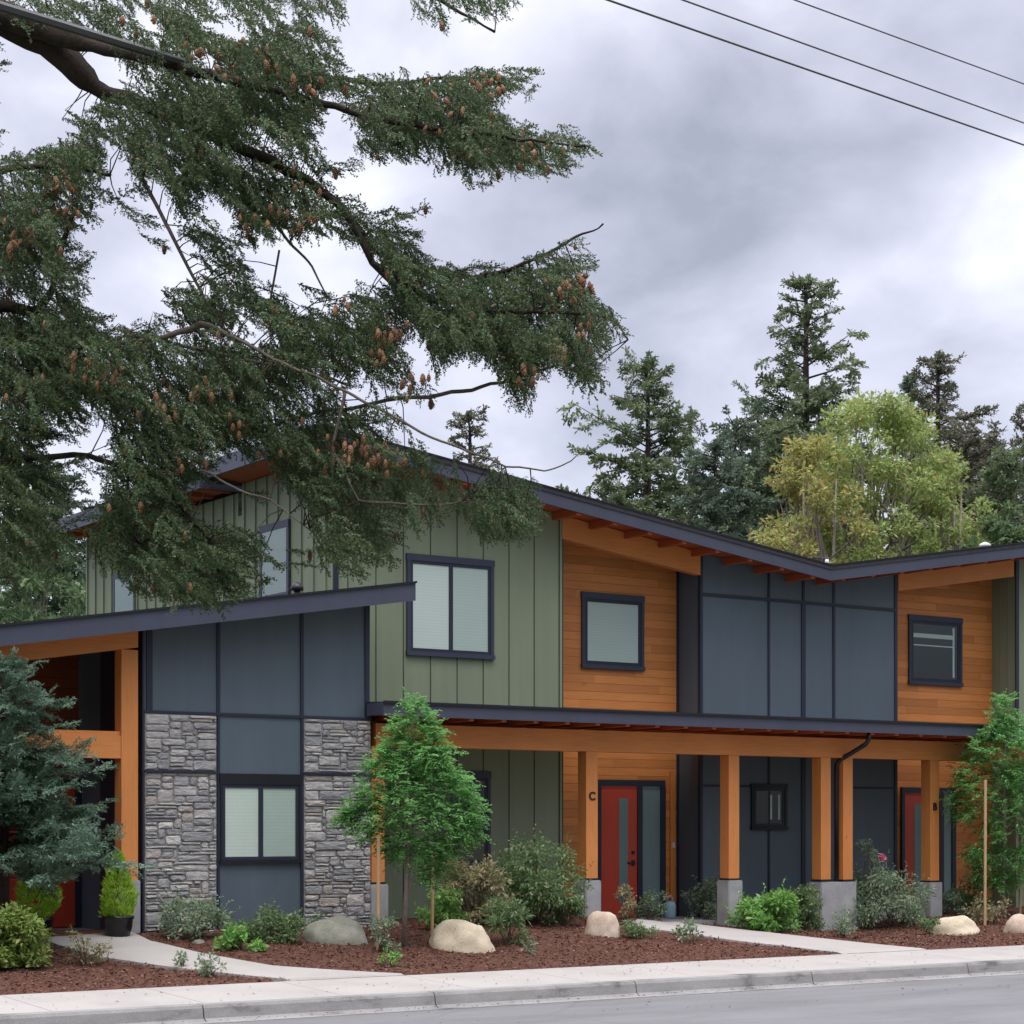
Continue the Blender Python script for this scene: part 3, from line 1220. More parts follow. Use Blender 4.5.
def stone_panel(x0, x1, z0, z1, Y, seed):
    rs = np.random.default_rng(seed)
    cw, ch = .060, .047
    nc, nr = int((x1 - x0) / cw), int((z1 - z0) / ch)
    cw, ch = (x1 - x0) / nc, (z1 - z0) / nr
    occ = np.zeros((nr, nc), bool)
    b = MB()
    for r in range(nr):
        for c in range(nc):
            if occ[r, c]:
                continue
            w = int(rs.choice([2, 3, 4, 5, 6, 8, 9], p=[.04, .12, .18, .22, .2, .14, .10]))
            h = int(rs.choice([1, 2, 3, 4], p=[.48, .36, .13, .03]))
            w = max(w, h)
            k = 0
            while k < w and c + k < nc and not occ[r, c + k]:
                k += 1
            w = k
            while h > 1 and (r + h > nr or occ[r:r + h, c:c + w].any()):
                h -= 1
            occ[r:r + h, c:c + w] = True
            xa, xb, zc, zd = x0 + c * cw, x0 + (c + w) * cw, z0 + r * ch, z0 + (r + h) * ch
            m = .0035
            dep = rs.uniform(.018, .040)
            # uneven outline: 8-gon with jitter
            j = lambda s=.016: rs.uniform(0, s)
            ck = min(.035, (zd - zc) * .36)
            out = [(xa + m + j() + ck * rs.random(), zc + m + j(.008)), ((xa + xb) / 2, zc + m + j(.006)), (xb - m - j() - ck * rs.random(), zc + m + j(.008)),
                   (xb - m - j(), zc + ck + m), (xb - m - j(), zd - ck - m), (xb - m - j() - ck * rs.random(), zd - m - j(.008)),
                   ((xa + xb) / 2, zd - m - j(.006)), (xa + m + j() + ck * rs.random(), zd - m - j(.008)), (xa + m + j(), zd - ck - m), (xa + m + j(), zc + ck + m)]
            cx, cz = (xa + xb) / 2, (zc + zd) / 2
            ins = []
            for (px, pz) in out:
                dx, dz = cx - px, cz - pz
                ln = math.hypot(dx, dz)
                q = min(.016, ln * .3) / max(ln, 1e-4)
                ins.append((px + dx * q, pz + dz * q))
            n = len(out)
            vs = [(px, Y - .004, pz) for px, pz in out] + [(px, Y - dep * .7, pz) for px, pz in out] + \
                 [(px, Y - dep + rs.uniform(-.006, .006), pz) for px, pz in ins] + [(cx, Y - dep - rs.uniform(0, .012), cz)]
            fs = []
            for i in range(n):
                i2 = (i + 1) % n
                fs += [(i, i2, n + i2, n + i), (n + i, n + i2, 2 * n + i2, 2 * n + i), (2 * n + i, 2 * n + i2, 3 * n)]
            b.add(vs, fs)
    return b


zj = zat(180, 771.5, YP)
for (x0, x1, sd) in ((WX0 + .005, xm0 - .03, 1), (xm1 + .03, WX1 - .002, 2)):
    bk = MB()
    bk.box(x0, x1, YP - .02, YP - .001, .32, zst - .045)
    pier = bk.build('stone_pier', M['grout'], HOUSE)
    stone_panel(x0, x1, zj + .02, zst - .05, YP - .018, sd + 10).build('upper_stonework', M['stone'], pier)
    stone_panel(x0, x1, .36, zj - .02, YP - .018, sd).build('lower_stonework', M['stone'], pier)
    lb = MB()
    lb.box(x0 - .004, x1 + .004, YP - .075, YP - .019, zj - .014, zj + .014)
    lb.build('ledge', M['trim'], pier)
pxwin(218.5, 300.5, 774, 863, YP, panes=[.5], sash=.05, head=.16, side=.045, mats='trim' if 0 else 'black')

wroof = MB()
XWL = -14.5
wroof.prism([(XWL, wtop(XWL) - .09), (wxb, wzb - .09), (wxb, wzb), (XWL, wtop(XWL))], YF - .01, YM - .05)
wroof.prism([(XWL, wtop(XWL) - .09), (XS - .06, wtop(XS - .06) - .09), (XS - .06, wtop(XS - .06)), (XWL, wtop(XWL))], YM - .05, 6.2)
wr = wroof.build('wing_roof', M['roof'], HOUSE)
b = MB()
b.prism([(XWL, wtop(XWL) - .29), (wxb + .02, wzb - .285), (wxb + .02, wzb - .012), (XWL, wtop(XWL) - .012)], YF - .045, YF - .012)
b.build('wing_fascia', M['fascia'], wr)
b = MB()
b.prism([(XWL, wtop(XWL) - .02), (wxb + .03, wzb - .02), (wxb + .03, wzb + .012), (XWL, wtop(XWL) + .012)], YF - .075, YF - .046)
b.build('drip_edge', M['black'], wr)
b = MB()
b.prism([(XWL, wtop(XWL) - .19), (wxb, wzb - .19), (wxb, wzb - .092), (XWL, wtop(XWL) - .092)], YF - .008, YM - .06)
b.build('wing_soffit', M['soffit'], wr)
vp = aty(297, 594, .6)
b = MB()
zt_ = wtop(vp.x)
b.tube([(vp.x, .6, zt_ - .05), (vp.x, .6, zt_ + .14)], .05, 10)
b.tube([(vp.x, .6, zt_ + .11), (vp.x, .6, zt_ + .16), (vp.x, .6, zt_ + .21), (vp.x, .6, zt_ + .235)], [.1, .1, .07, .02], 12)
b.build('roof_vent', M['black'], wr, True)
for px, py in ((985, 546), (827, 556)):
    Yv = 3.2
    p = aty(px, py, Yv)
    b = MB()
    zz = rooftop(p.x) - .02
    hv = .1 if px > 900 else .12
    rv = .13 if px > 900 else .05
    b.tube([(p.x, Yv, zz), (p.x, Yv, zz + hv)], .05, 8)
    b.tube([(p.x, Yv, zz + hv - .01), (p.x, Yv, zz + hv + .05), (p.x, Yv, zz + hv + .09)], [rv, rv * .9, .03], 10)
    b.build('roof_vent', M['white'], roof, True)

# left entry porch: post, beams, wall, door
xpA, xpB = xat(121.5, YP - .03), xat(138, YP - .03)
zmid0, zmid1 = zat(100, 758, YP), zat(100, 735, YP)
zcb = zat(130, 880, YP)
for i, (x0, x1) in enumerate(((xpA, xpB), (xpA - 3.6, xpB - 3.6))):
    b = MB()
    b.box(x0, x1, YP - .03, YP + .21, zcb, wtop(x0) - .5)
    po = b.build('porch_post', M['post'], HOUSE)
    b = MB()
    b.box(x0 - .03, x1 + .03, YP - .06, YP + .24, .35, zcb - .002)
    b.build('pier', M['concrete'], po, bevel=.015)
b = MB()
b.prism([(XWL + .3, wtop(XWL + .3) - .5), (xpB, wtop(xpB) - .5), (xpB, wtop(xpB) - .2), (XWL + .3, wtop(XWL + .3) - .2)], YP - .035, YP + .215)
b.build('porch_beam', M['timber'], HOUSE)
b = MB()
b.box(XWL + .3, xpA - .002, YP - .015, YP + .2, zmid0, zmid1)
b.box(XWL + .3, xpA - .003, YP + .015, YP + .17, zmid1 + .0, zmid1 + .06)
b.build('tie_beam', M['timber'], HOUSE)
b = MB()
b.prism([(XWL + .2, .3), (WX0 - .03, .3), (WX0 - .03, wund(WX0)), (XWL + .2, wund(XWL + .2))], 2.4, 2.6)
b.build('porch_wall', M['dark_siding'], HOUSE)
b = MB()
b.box(XWL, WX0, YP - .25, 2.4, .3, .60)
b.build('porch_slab', M['concrete'], HOUSE)


def door(x0, x1, z0, z1, Y, glassx=(.5, .74), side=None, handle=.88):
    b = MB()
    s1 = x1 if side is None else side
    b.box(x0 - .08, x0, Y - .06, Y - .002, z0, z1)
    b.box(x0 - .08, s1 + .08, Y - .06, Y - .002, z1 + .001, z1 + .11)
    b.box(x1, x1 + .11, Y - .06, Y - .002, z0, z1)
    if side:
        b.box(s1 - .02, s1 + .09, Y - .06, Y - .002, z0, z1)
        b.box(x1 + .11, s1 - .02, Y - .05, Y - .002, z0, z0 + .12)
    fr = b.build('door_frame', M['trim'], HOUSE)
    b = MB()
    b.box(x0, x1, Y - .035, Y - .003, z0 + .01, z1)
    leaf = b.build('door_leaf', M['red'], fr)
    w = x1 - x0
    b = MB()
    b.box(x0 + w * glassx[0], x0 + w * glassx[1], Y - .042, Y - .036, z0 + .25, z1 - .22)
    b.build('glass_strip', M['frost'], fr)
    b = MB()
    xh = x0 + w * handle
    b.box(xh - .03, xh + .03, Y - .055, Y - .036, z0 + .92, z0 + 1.02)
    b.box(xh - .13, xh + .02, Y - .085, Y - .0545, z0 + .955, z0 + .985)
    b.build('handle', M['black'], fr)
    b = MB()
    b.tube([(xh, Y - .036, z0 + 1.16), (xh, Y - .06, z0 + 1.16)], .032, 10)
    b.build('deadbolt', M['black'], fr)
    if side:
        b = MB()
        b.box(x1 + .11, s1 - .02, Y - .03, Y - .004, z0 + .12, z1)
        b.build('sidelight', M['frost'], fr)
    return fr


ZS = zat(620, 917, YR)
door(xat(599.5, YR), xat(636, YR), ZS, zat(618, 786, YR), YR, side=xat(660, YR))['label'] = 'red entry door with narrow glass strip and frosted sidelight'
door(xat(903, YR), xat(938, YR), ZS, zat(918, 793, YR), YR, glassx=(.28, .5), side=xat(951, YR))
door(xat(8, 2.4), xat(74, 2.4), .61, 2.75, 2.4, glassx=(.45, .62))

# porch canopy ----------------------------------------------------------
XC0, XC1 = xat(384, YF), 13.2
ZC = 4.035
b = MB()
b.prismx([(YF, ZC - .07), (YM - .03, ZC + .02), (YM - .03, ZC + .09), (YF, ZC)], XC0, XC1)
can = b.build('canopy', M['roof'], HOUSE)
b = MB()
b.box(XC0 - .03, XC1, YF - .035, YF - .002, ZC - .215, ZC - .012)
b.box(XC0 - .03, XC0 - .002, YF - .002, YP - .08, ZC - .2, ZC - .012)
b.build('canopy_fascia', M['fascia'], can)
b = MB()
b.box(XC0 - .035, XC1, YF - .065, YF - .036, ZC - .03, ZC + .012)
b.build('drip_edge', M['black'], can)
b = MB()
b.prismx([(YF, ZC - .11), (YM - .03, ZC - .02), (YM - .03, ZC + .015), (YF, ZC - .075)], XC0, XC1)
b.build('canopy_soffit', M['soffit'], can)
x = XC0 + .35
while x < XC1:
    b = MB()
    b.prismx([(YF + .001, ZC - .25), (YM - .035, ZC - .25), (YM - .035, ZC - .03), (YF + .001, ZC - .115)], x - .045, x + .045)
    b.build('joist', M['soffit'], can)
    x += .61
ZB0, ZB1 = 3.385, 3.735
b = MB()
b.box(xat(376, YP), XC1 - .2, YP + .0, YP + .25, ZB0, ZB1)
b.build('canopy_beam', M['timber'], HOUSE)


def letter(ch, x, z, y, h, parent):
    cu = bpy.data.curves.new('letter', 'FONT')
    cu.body = ch
    cu.size = h * 1.4
    cu.extrude = .008
    cu.offset = .006
    cu.align_x = 'CENTER'
    tmp = bpy.data.objects.new('tmp_letter', cu)
    COL.objects.link(tmp)
    bpy.context.view_layer.update()
    me = bpy.data.meshes.new_from_object(tmp.evaluated_get(bpy.context.evaluated_depsgraph_get()))
    bpy.data.objects.remove(tmp)
    off = wloc(parent)
    for v in me.vertices:
        v.co = Vector((v.co.x + x, y - v.co.z, v.co.y + z)) - off
    me.materials.clear()
    me.materials.append(M['black'])
    o = bpy.data.objects.new('letter', me)
    COL.objects.link(o)
    o.parent = parent
    return o


def post(pr, ztop_px, Y=0, w=.235, pier=True, let=None, single=True):
    """pr = right edge of the front face in the survey"""
    x1 = xat(pr, Y)
    x0 = x1 - w
    zc = zat(pr, ztop_px, Y)
    b = MB()
    b.box(x0, x1, Y + .008, Y + .008 + w, zc, ZB0 - .002)
    po = b.build('porch_post', M['post'], HOUSE)
    b = MB()
    b.box(x0 - .012, x1 + .012, Y - .004, Y + .02 + w, zc - .001, zc + .03)
    b.build('post_base', M['black'], po)
    if pier:
        b = MB()
        b.box(x0 - .045, x1 + .045, Y - .04, Y + .05 + w, .05, zc - .003)
        b.build('pier', M['concrete'], po, bevel=.015)
    if let:
        letter(let[0], (x0 + x1) / 2, zat(pr, let[1], Y), Y + .004, .135, po)
    return po


post(598, 880, let=('C', 800))
post(739.5, 880)
pz = zat(833, 881, 0)
pA = post(831, 881, pier=False)
pB = post(853, 881, pier=False)
xa_, xb_ = xat(831, 0) - .235 - .05, xat(853, 0) + .05
b = MB()
b.box(xa_, xb_, -.05, .29, .05, pz - .02)
b.build('double_pier', M['concrete'], HOUSE, bevel=.015)
post(939.5, 882, let=('B', 810))
post(385, 884)
# downspout
dp = [aty(869, 733, YF + .05), aty(869, 739, YF + .05), aty(866, 744, YF + .08), aty(840, 760, .09), aty(836.5, 765, .12), aty(836.5, 780, .12)]
dp.append(Vector((dp[-1].x, dp[-1].y, pz + .0)))
b = MB()
b.tube(dp, .042, 10)
b.build('downspout', M['black'], HOUSE, True)
# porch slab
b = MB()
b.box(XS + .3, XC1, .45, YR + .05, .0, ZS - .02)
b.build('porch_slab', M['concrete'], HOUSE)
# slim cedar corner board at right of the door recess
xk = xat(672, YR - .02)
b = MB()
b.box(xk - .05, xk + .05, YR - .05, YR - .003, ZS, zat(672, 772, YR))
b.build('corner_board', M['post'], HOUSE)
b = MB()
zz = zat(672, 845, YR)
b.box(xk - .025, xk + .025, YR - .075, YR - .051, zz - .05, zz + .05)
b.build('doorbell', M['white'], HOUSE)


# ------------------------------------------------------------------ small things on the ground
def boulder(px, py, wpx, hpx, mat, label, seed):
    p = gp(px, py)
    t = (p - EYE).dot(Vector((SA, CA, 0)))
    w, h = wpx * t / FPX / 2, hpx * t / FPX
    rs = np.random.default_rng(seed)
    import bmesh
    bm = bmesh.new()
    bmesh.ops.create_icosphere(bm, subdivisions=4, radius=1)
    for v in bm.verts:
        c = v.co.copy()
        k = 1 + .22 * noise.noise(c * 1.1 + Vector((seed * 3.1, 0, 0))) + .07 * noise.noise(c * 3.2 + Vector((0, seed, 0))) + .02 * noise.noise(c * 9)
        c = c * k
        c.z = max(c.z, -.35)
        if c.z > .75:
            c.z = .75 + (c.z - .75) * .8
        v.co = Vector((c.x * w, c.y * w * .8, c.z * h / .86 + 0))
    me = bpy.data.meshes.new('boulder')
    bm.to_mesh(me)
    bm.free()
    me.polygons.foreach_set('use_smooth', [True] * len(me.polygons))
    me.materials.append(M[mat])
    o = bpy.data.objects.new('boulder', me)
    COL.objects.link(o)
    o.location = p + Vector((0, 0, -.03))
    o.rotation_euler = (0, 0, -ANG)
    return tag(o, label, 'boulder', 'landscape boulders in the beds')


boulder(336, 941, 66, 24, 'boulder_gray', 'low mossy grey boulder at the foot of the right stone pier', 1)
boulder(462, 949, 62, 29, 'boulder_tan', 'large pale tan boulder right of the staked young tree', 2)
boulder(602, 935, 37, 24, 'boulder_pink', 'small tan boulder in front of the post lettered C', 3)
boulder(957, 934, 48, 18, 'boulder_tan', 'flat cream boulder in front of the post lettered B', 4)
boulder(1020, 933, 32, 18, 'boulder_pink', 'pinkish boulder cut by the right edge of the picture', 5)
boulder(198, 944, 15, 6, 'boulder_gray', 'tiny grey stone between low shrubs by the slate panel', 6)

# potted conifers
def potted(px, py, hpx, wpx, pw, ph, label, seed, shape):
    p = gp(px, py)
    p.z = max(p.z, .6) if p.y > -.3 else p.z
    t = (p - EYE).dot(Vector((SA, CA, 0)))
    k = t / FPX
    o = empty('potted_conifer', p, label, 'potted plant', 'potted lime conifers by the left entry')
    b = MB()
    r, h = pw * k / 2, ph * k
    b.tube([p + Vector((0, 0, z * h)) for z in (0, .05, .5, .85, .88, 1, 1.0, .9)], [r * q for q in (.7, .76, .95, 1.0, 1.08, 1.08, .95, .9)], 20)
    b.build('pot', M['blackpot'], o, True)
    rs = np.random.default_rng(seed)
    H, R = hpx * k, wpx * k / 2
    n = 2600
    z = rs.random(n)
    prof = np.sin(np.pi * np.clip(z * .86 + .14, 0, 1)) ** (.8 if shape == 'ball' else 1.0) if shape == 'ball' else np.where(z < .3, .75 + z * .8, (1 - z) / .7) ** .85
    a = rs.random(n) * 6.283
    rr = R * prof * (.7 + .36 * rs.random(n)) * (1 + .12 * np.sin(a * 3 + z * 8))
    P = np.stack([np.cos(a) * rr, np.sin(a) * rr, z * H], 1) + np.array(p) + [0, 0, h * .9]
    D = np.stack([np.cos(a) * .6, np.sin(a) * .6, np.full(n, 1.0)], 1) + rs.normal(0, .35, (n, 3))
    Lh = rs.uniform(.05, .1, n)
    v, q = diamonds(P, D, rs.normal(0, 1, (n, 3)), Lh, Lh * .3)
    npmesh('foliage', v, q, M['lime'], o)
    b = MB()
    b.tube([p + Vector((0, 0, h * .8)), p + Vector((0, 0, h + H * .7))], [.02, .01], 6)
    b.build('stem', M['stem'], o)


potted(118, 938, 64, 33, 30, 22, 'flame shaped lime green conifer in a black pot against the cedar post', 3, 'flame')
potted(38, 936, 52, 40, 30, 18, 'rounded lime green conifer in a black pot in front of the red door', 4, 'ball')

# pale blue watering can by the door
p = Vector((xat(670, 1.75), 1.75, ZS - .02))
o = empty('watering_can', p, 'pale blue plastic can standing by the cedar corner board of the entry', 'bucket')
b = MB()
b.tube([p + Vector((0, 0, z)) for z in (0, .02, .22, .27, .30)], [.095, .105, .11, .09, .055], 16)
b.build('body', M['blue'], o, True)
b = MB()
b.tube([p + Vector((-.05, 0, .29)), p + Vector((-.05, 0, .37)), p + Vector((.0, 0, .40)), p + Vector((.05, 0, .37)), p + Vector((.06, 0, .28))], .012, 8)
b.build('handle', M['blue'], o, True)


def sh(px, py, hpx, wpx, mat, label, seed, name='shrub', **k):
    p = gp(px, py)
    t = (p - EYE).dot(Vector((SA, CA, 0)))
    kk = t / FPX
    return shrub(name, label, p, hpx * kk, wpx * kk / 2, M[mat], seed, **k)


sh(10, 966, 58, 74, 'olive', 'rounded yellow green shrub at the left edge before the spruce', 1, n=4200, size=.075, clumps=40)
sh(86, 966, 44, 44, 'brownshrub', 'sparse bronzed twiggy shrub right of the yellow green shrub', 2, n=240, size=.05, clumps=16)
sh(183, 969, 17, 20, 'greyshrub', 'tiny seedling beside the left path, nearer the potted conifers', 3, n=70, size=.05, clumps=5, name='small_plant')
sh(211, 976, 22, 30, 'greyshrub', 'tiny seedling with spreading leaves at the left path edge', 4, n=110, size=.055, clumps=7, name='small_plant')
sh(190, 940, 44, 66, 'greyshrub', 'grey green loose shrub in front of the left stone pier', 5, n=900, size=.065, clumps=24, open_=1)
sh(242, 951, 24, 40, 'bright', 'low bright green clump in front of the slate panel', 6, n=520, size=.07, clumps=12)
sh(270, 942, 36, 62, 'shrub', 'dark green mounded shrub below the wing window', 7, n=1500, size=.055, clumps=26)
sh(316, 938, 26, 26, 'greyshrub', 'small grey green tuft left of the mossy boulder', 8, n=260, size=.05, clumps=9)
sh(382, 952, 38, 34, 'greyshrub', 'thin silvery plant at the foot of the left tree stake', 9, n=260, size=.05, clumps=12)
sh(388, 967, 18, 24, 'bright', 'tiny green clump below the staked young tree', 10, n=120, size=.05, clumps=6, name='small_plant')
sh(447, 930, 44, 50, 'bright', 'light green shrub behind the large tan boulder', 11, n=900, size=.065, clumps=20)
sh(474, 926, 68, 74, 'brownshrub', 'bronze tipped shrub between the young tree and the dark green shrub', 12, n=2300, size=.07, clumps=34, open_=.8)
sh(536, 922, 84, 84, 'shrub', 'big dark green shrub in front of the green porch wall', 13, n=3600, size=.065, clumps=44, open_=1.0)
sh(566, 905, 60, 40, 'greyshrub', 'leggy pale leaved shrub against the post lettered C', 33, n=420, size=.07, clumps=16, open_=1.2)
sh(507, 944, 42, 44, 'shrub', 'spiky green plant right of the large tan boulder', 14, n=420, size=.12, clumps=12, aspect=.2)
sh(566, 926, 30, 44, 'shrub', 'low dark clump left of the boulder by the post lettered C', 15, n=600, size=.06, clumps=14)
sh(531, 955, 16, 18, 'greyshrub', 'tiny sprout in the open mulch under the dark green shrub', 16, n=60, size=.05, clumps=4, name='small_plant')
sh(626, 921, 34, 30, 'brownshrub', 'thin plant with reddish tips before the red door', 17, n=240, size=.055, clumps=10, open_=1)
sh(650, 922, 32, 34, 'greyshrub', 'pale airy plant before the frosted sidelight', 18, n=420, size=.06, clumps=12, open_=1)
sh(636, 938, 16, 36, 'shrub', 'low spreading plant right of the boulder by the post lettered C', 19, n=260, size=.06, clumps=9)
sh(680, 936, 12, 20, 'shrub', 'tiny low plant at the front edge of the right path', 20, n=90, size=.05, clumps=5, name='small_plant')
sh(694, 943, 20, 30, 'greyshrub', 'small wispy plant near the right path, in front of the slate wall', 21, n=110, size=.06, clumps=6, name='small_plant')
sh(708, 926, 46, 44, 'greyshrub', 'grey green shrub left of the single post pier', 22, n=700, size=.07, clumps=18, open_=1)
sh(768, 932, 40, 64, 'bright', 'glossy bright green shrub below the small dark window', 23, n=2000, size=.085, clumps=28)
sh(803, 932, 46, 40, 'shrub', 'dark green shrub against the left side of the double pier', 24, n=900, size=.07, clumps=18)
sh(842, 938, 30, 36, 'greyshrub', 'low silvery plant before the double pier', 25, n=260, size=.05, clumps=10)
sh(893, 928, 58, 78, 'greyshrub', 'broad grey green shrub between the double pier and the post lettered B', 26, n=2600, size=.06, clumps=36, open_=1.0)
sh(915, 890, 34, 30, 'bright', 'bright green leafy plant left of the post lettered B', 27, n=420, size=.08, clumps=10)
sh(928, 936, 18, 26, 'shrub', 'small dark clump left of the flat cream boulder', 28, n=220, size=.05, clumps=8)
sh(966, 912, 34, 46, 'shrub', 'green shrub at the foot of the right stakes', 29, n=900, size=.07, clumps=18)
sh(992, 925, 26, 44, 'brownshrub', 'bronzed low plant between the cream and pinkish boulders', 30, n=420, size=.06, clumps=12)
sh(950, 915, 26, 30, 'greyshrub', 'grey green clump right of the post lettered B', 31, n=360, size=.06, clumps=10)
# rose with a pink bloom
p = gp(868, 926)
kk = (p - EYE).dot(Vector((SA, CA, 0))) / FPX
o = shrub('rose_bush', 'tall slender rose with one pink bloom right of the double pier', p, 98 * kk, .26, M['greyshrub'], 40, n=620, size=.06, clumps=26, cat='rose', z0=.1)
fp = at(882, 858, (p - EYE).dot(Vector((SA, CA, 0))))
rs = np.random.default_rng(3)
n = 40
D = unit(rs.normal(0, 1, (n, 3)))
v, q = diamonds(np.array(fp) + D * .02, D, rs.normal(0, 1, (n, 3)), np.full(n, .075), np.full(n, .07))
npmesh('bloom', v, q, M['pink'], o)
b = MB()
b.tube([p, p.lerp(fp, .5) + Vector((.04, 0, .05)), fp], [.01, .008, .005], 5)
b.build('cane', M['stem'], o)


# staked young trees
def sapling(px, py, label, seed, blobs, trunk_top, group):
    """blobs: crown outline as (px, py, radius_px) clumps around the trunk axis"""
    p = gp(px, py)
    t = (p - EYE).dot(Vector((SA, CA, 0)))
    kk = t / FPX
    rs = np.random.default_rng(seed)
    o = empty('young_tree', p, label, 'tree', group)
    top = at(trunk_top[0], trunk_top[1], t)
    b = MB()
    b.tube([p + Vector((0, 0, -.05)), p.lerp(top, .35) + Vector((.02, 0, 0)), p.lerp(top, .7), top], [.04, .032, .02, .006], 8)
    b.build('trunk', M['palebark'], o, True)
    lm = MB()
    B, D, Nn, L = [], [], [], []
    for (bx, by, br) in blobs:
        c0 = at(bx, by, t)
        R = br * kk
        nleaf = int(66 * (R / .3) ** 1.6) + 12
        for i in range(nleaf):
            d = unit(rs.normal(0, 1, 3))
            c = np.array(c0) + d * R * rs.random() ** .45 + np.array([SA, CA, 0]) * rs.normal(0, .28) * (R / .4)
            # a pinnate leaf: rachis with leaflets
            out = unit(c - np.array(p.lerp(top, .5)) + rs.normal(0, .25, 3))
            out[2] = out[2] * .4 - .1
            out = unit(out + rs.normal(0, .5, 3))
            ln = rs.uniform(.16, .28)
            side = unit(np.cross(out, [0, 0, 1.0]))
            for k in range(6):
                f = (k + 1) / 6.5
                q = c + out * ln * f + np.array([0, 0, -.06 * f * f])
                for sg in (-1, 1):
                    B.append(q); D.append(out * .45 + side * sg + [0, 0, -.2] + rs.normal(0, .3, 3))
                    Nn.append(np.array([0, 0, 1.0]) + rs.normal(0, .3, 3)); L.append(.088 * (1 - .4 * f) * rs.uniform(.8, 1.2))
        a = p.lerp(top, min(.95, max(.25, (c0.z - p.z) / (top.z - p.z) * .85)))
        lm.tube([a, a.lerp(c0, .6) + Vector((0, 0, .04)), c0], [.012, .008, .003], 5, False)
    lm.build('limbs', M['palebark'], o, True)
    L = np.array(L)
    v, q = diamonds(np.array(B), np.array(D), np.array(Nn), L, L * .45)
    npmesh('crown', v, q, M['sapling'], o)
    return o


def stake(px, pybase, pytop, label):
    p = gp(px, pybase)
    t = (p - EYE).dot(Vector((SA, CA, 0)))
    top = at(px + 1.0, pytop, t)
    b = MB()
    b.tube([p + Vector((0, 0, -.1)), Vector((p.x + .01, p.y, top.z - .02)), Vector((p.x + .01, p.y, top.z))], [.026, .026, .02], 8)
    o = b.build('tree_stake', M['stake'])
    return tag(o, label, 'stake', 'wooden tree stakes')


BL = [(412, 706, 9), (405, 722, 13), (425, 722, 12), (398, 738, 14), (433, 740, 16), (415, 748, 16), (392, 755, 16), (440, 757, 15), (420, 768, 20), (380, 770, 14),
      (398, 780, 20), (440, 780, 18), (457, 785, 16), (372, 792, 18), (415, 795, 24), (462, 805, 18), (360, 808, 15), (390, 808, 22), (438, 812, 24), (470, 820, 13),
      (355, 822, 13), (375, 830, 16), (405, 832, 20), (445, 836, 20), (465, 832, 13), (418, 852, 15), (440, 858, 14), (395, 848, 12), (428, 872, 10), (350, 815, 8)]
sapling(403, 947, 'staked young tree with dense feathery green crown beside the right stone pier', 5, BL, (414, 703), 'staked young trees')
stake(378, 950, 835, 'pale stake left of the trunk under the young tree by the stone pier')
stake(432, 935, 855, 'reddish stake right of the trunk under the young tree by the stone pier')
BR = [(1004, 700, 8), (1000, 716, 11), (1012, 722, 12), (990, 735, 13), (1005, 742, 16), (1022, 748, 16), (978, 752, 14), (992, 765, 18), (965, 775, 13), (1012, 775, 20), (975, 790, 18), (960, 800, 12),
      (1000, 800, 20), (1030, 790, 22), (968, 812, 13), (1022, 815, 20), (992, 830, 14), (1006, 850, 15), (985, 855, 12), (1028, 845, 18), (975, 850, 10), (1012, 872, 13), (1040, 760, 20), (1045, 820, 20), (998, 880, 9), (983, 870, 9)]
sapling(1003, 918, 'staked young tree at the right edge in front of the cedar wall', 6, BR, (1006, 695), 'staked young trees')
stake(985, 927, 780, 'tall pale stake left of the trunk under the right young tree')
stake(1020, 917, 820, 'stake right of the trunk under the right young tree, at the edge')

# blue spruce
p = gp(20, 958)
p = gp(4, 952)
t_ = (p - EYE).dot(Vector((SA, CA, 0)))
conifer('blue_spruce', 'dense blue green spruce in front of the left entry porch', tuple(p), (952 - 655) * t_ / FPX, 128 * t_ / FPX, M['spruce'], 21, z0=.25, n=210, spray=.55,
        droop=.10, pw=.8, gaps=.04, rise=.2, barkr=.02, templ=T_SPR, fill=1.5)

# ------------------------------------------------------------------ background trees
def bg(px, py, t):
    b_ = at(px, HOR, t)
    return (b_.x, b_.y, .2), (HOR - py) / FPX * t + 1.97


def bgc(px, py, t, wpx, mat, label, seed, **k):
    ba, H = bg(px, py, t)
    return conifer('conifer_tree', label, ba, H, wpx * 1.22 * t / FPX / 2, M[mat], seed, group='conifers behind the house', **k)


bgc(806, 276, 66, 250, 'conifer', 'tallest pointed conifer behind the yellow green tree', 1, n=190, gaps=.25, pw=.8, spray=1.5)
bgc(648, 362, 58, 150, 'conifer', 'blunt bushy conifer behind the roof, nearest the foreground fir', 2, n=150, pw=.45, z0=.2, spray=1.5, gaps=.2)
bgc(690, 412, 70, 90, 'conifer_dark', 'thin open conifer with bare trunk right of the bushy one', 3, n=60, z0=.25, gaps=.35, pw=.5)
bgc(735, 420, 62, 130, 'conifer_dark', 'dark rounded conifer left of the tallest one', 4, n=130, pw=.4, z0=.2)
bgc(758, 400, 72, 120, 'conifer_dark', 'dark conifer standing just behind the left flank of the tallest', 5, n=110, pw=.55, z0=.2)
bgc(938, 352, 70, 190, 'conifer_brown', 'dark brownish conifer behind the right of the yellow green tree', 6, n=150, gaps=.3, spray=1.5)
bgc(912, 372, 74, 120, 'conifer_dark', 'slim conifer top left of the dark brownish one', 7, n=110, gaps=.3)
bgc(985, 440, 60, 130, 'conifer_brown', 'short dark conifer filling the right above the roof', 8, n=130, pw=.45, z0=.2)
bgc(1032, 400, 64, 130, 'conifer_brown', 'conifer cut by the right edge of the picture', 9, n=110, gaps=.3, z0=.2)
bgc(715, 445, 56, 130, 'conifer_dark', 'low dark conifer between the bushy conifer and the tallest one', 11, n=140, pw=.4, z0=.2)
bgc(780, 425, 58, 140, 'conifer', 'mid green conifer standing before the trunk of the tallest', 12, n=140, pw=.45, z0=.2)
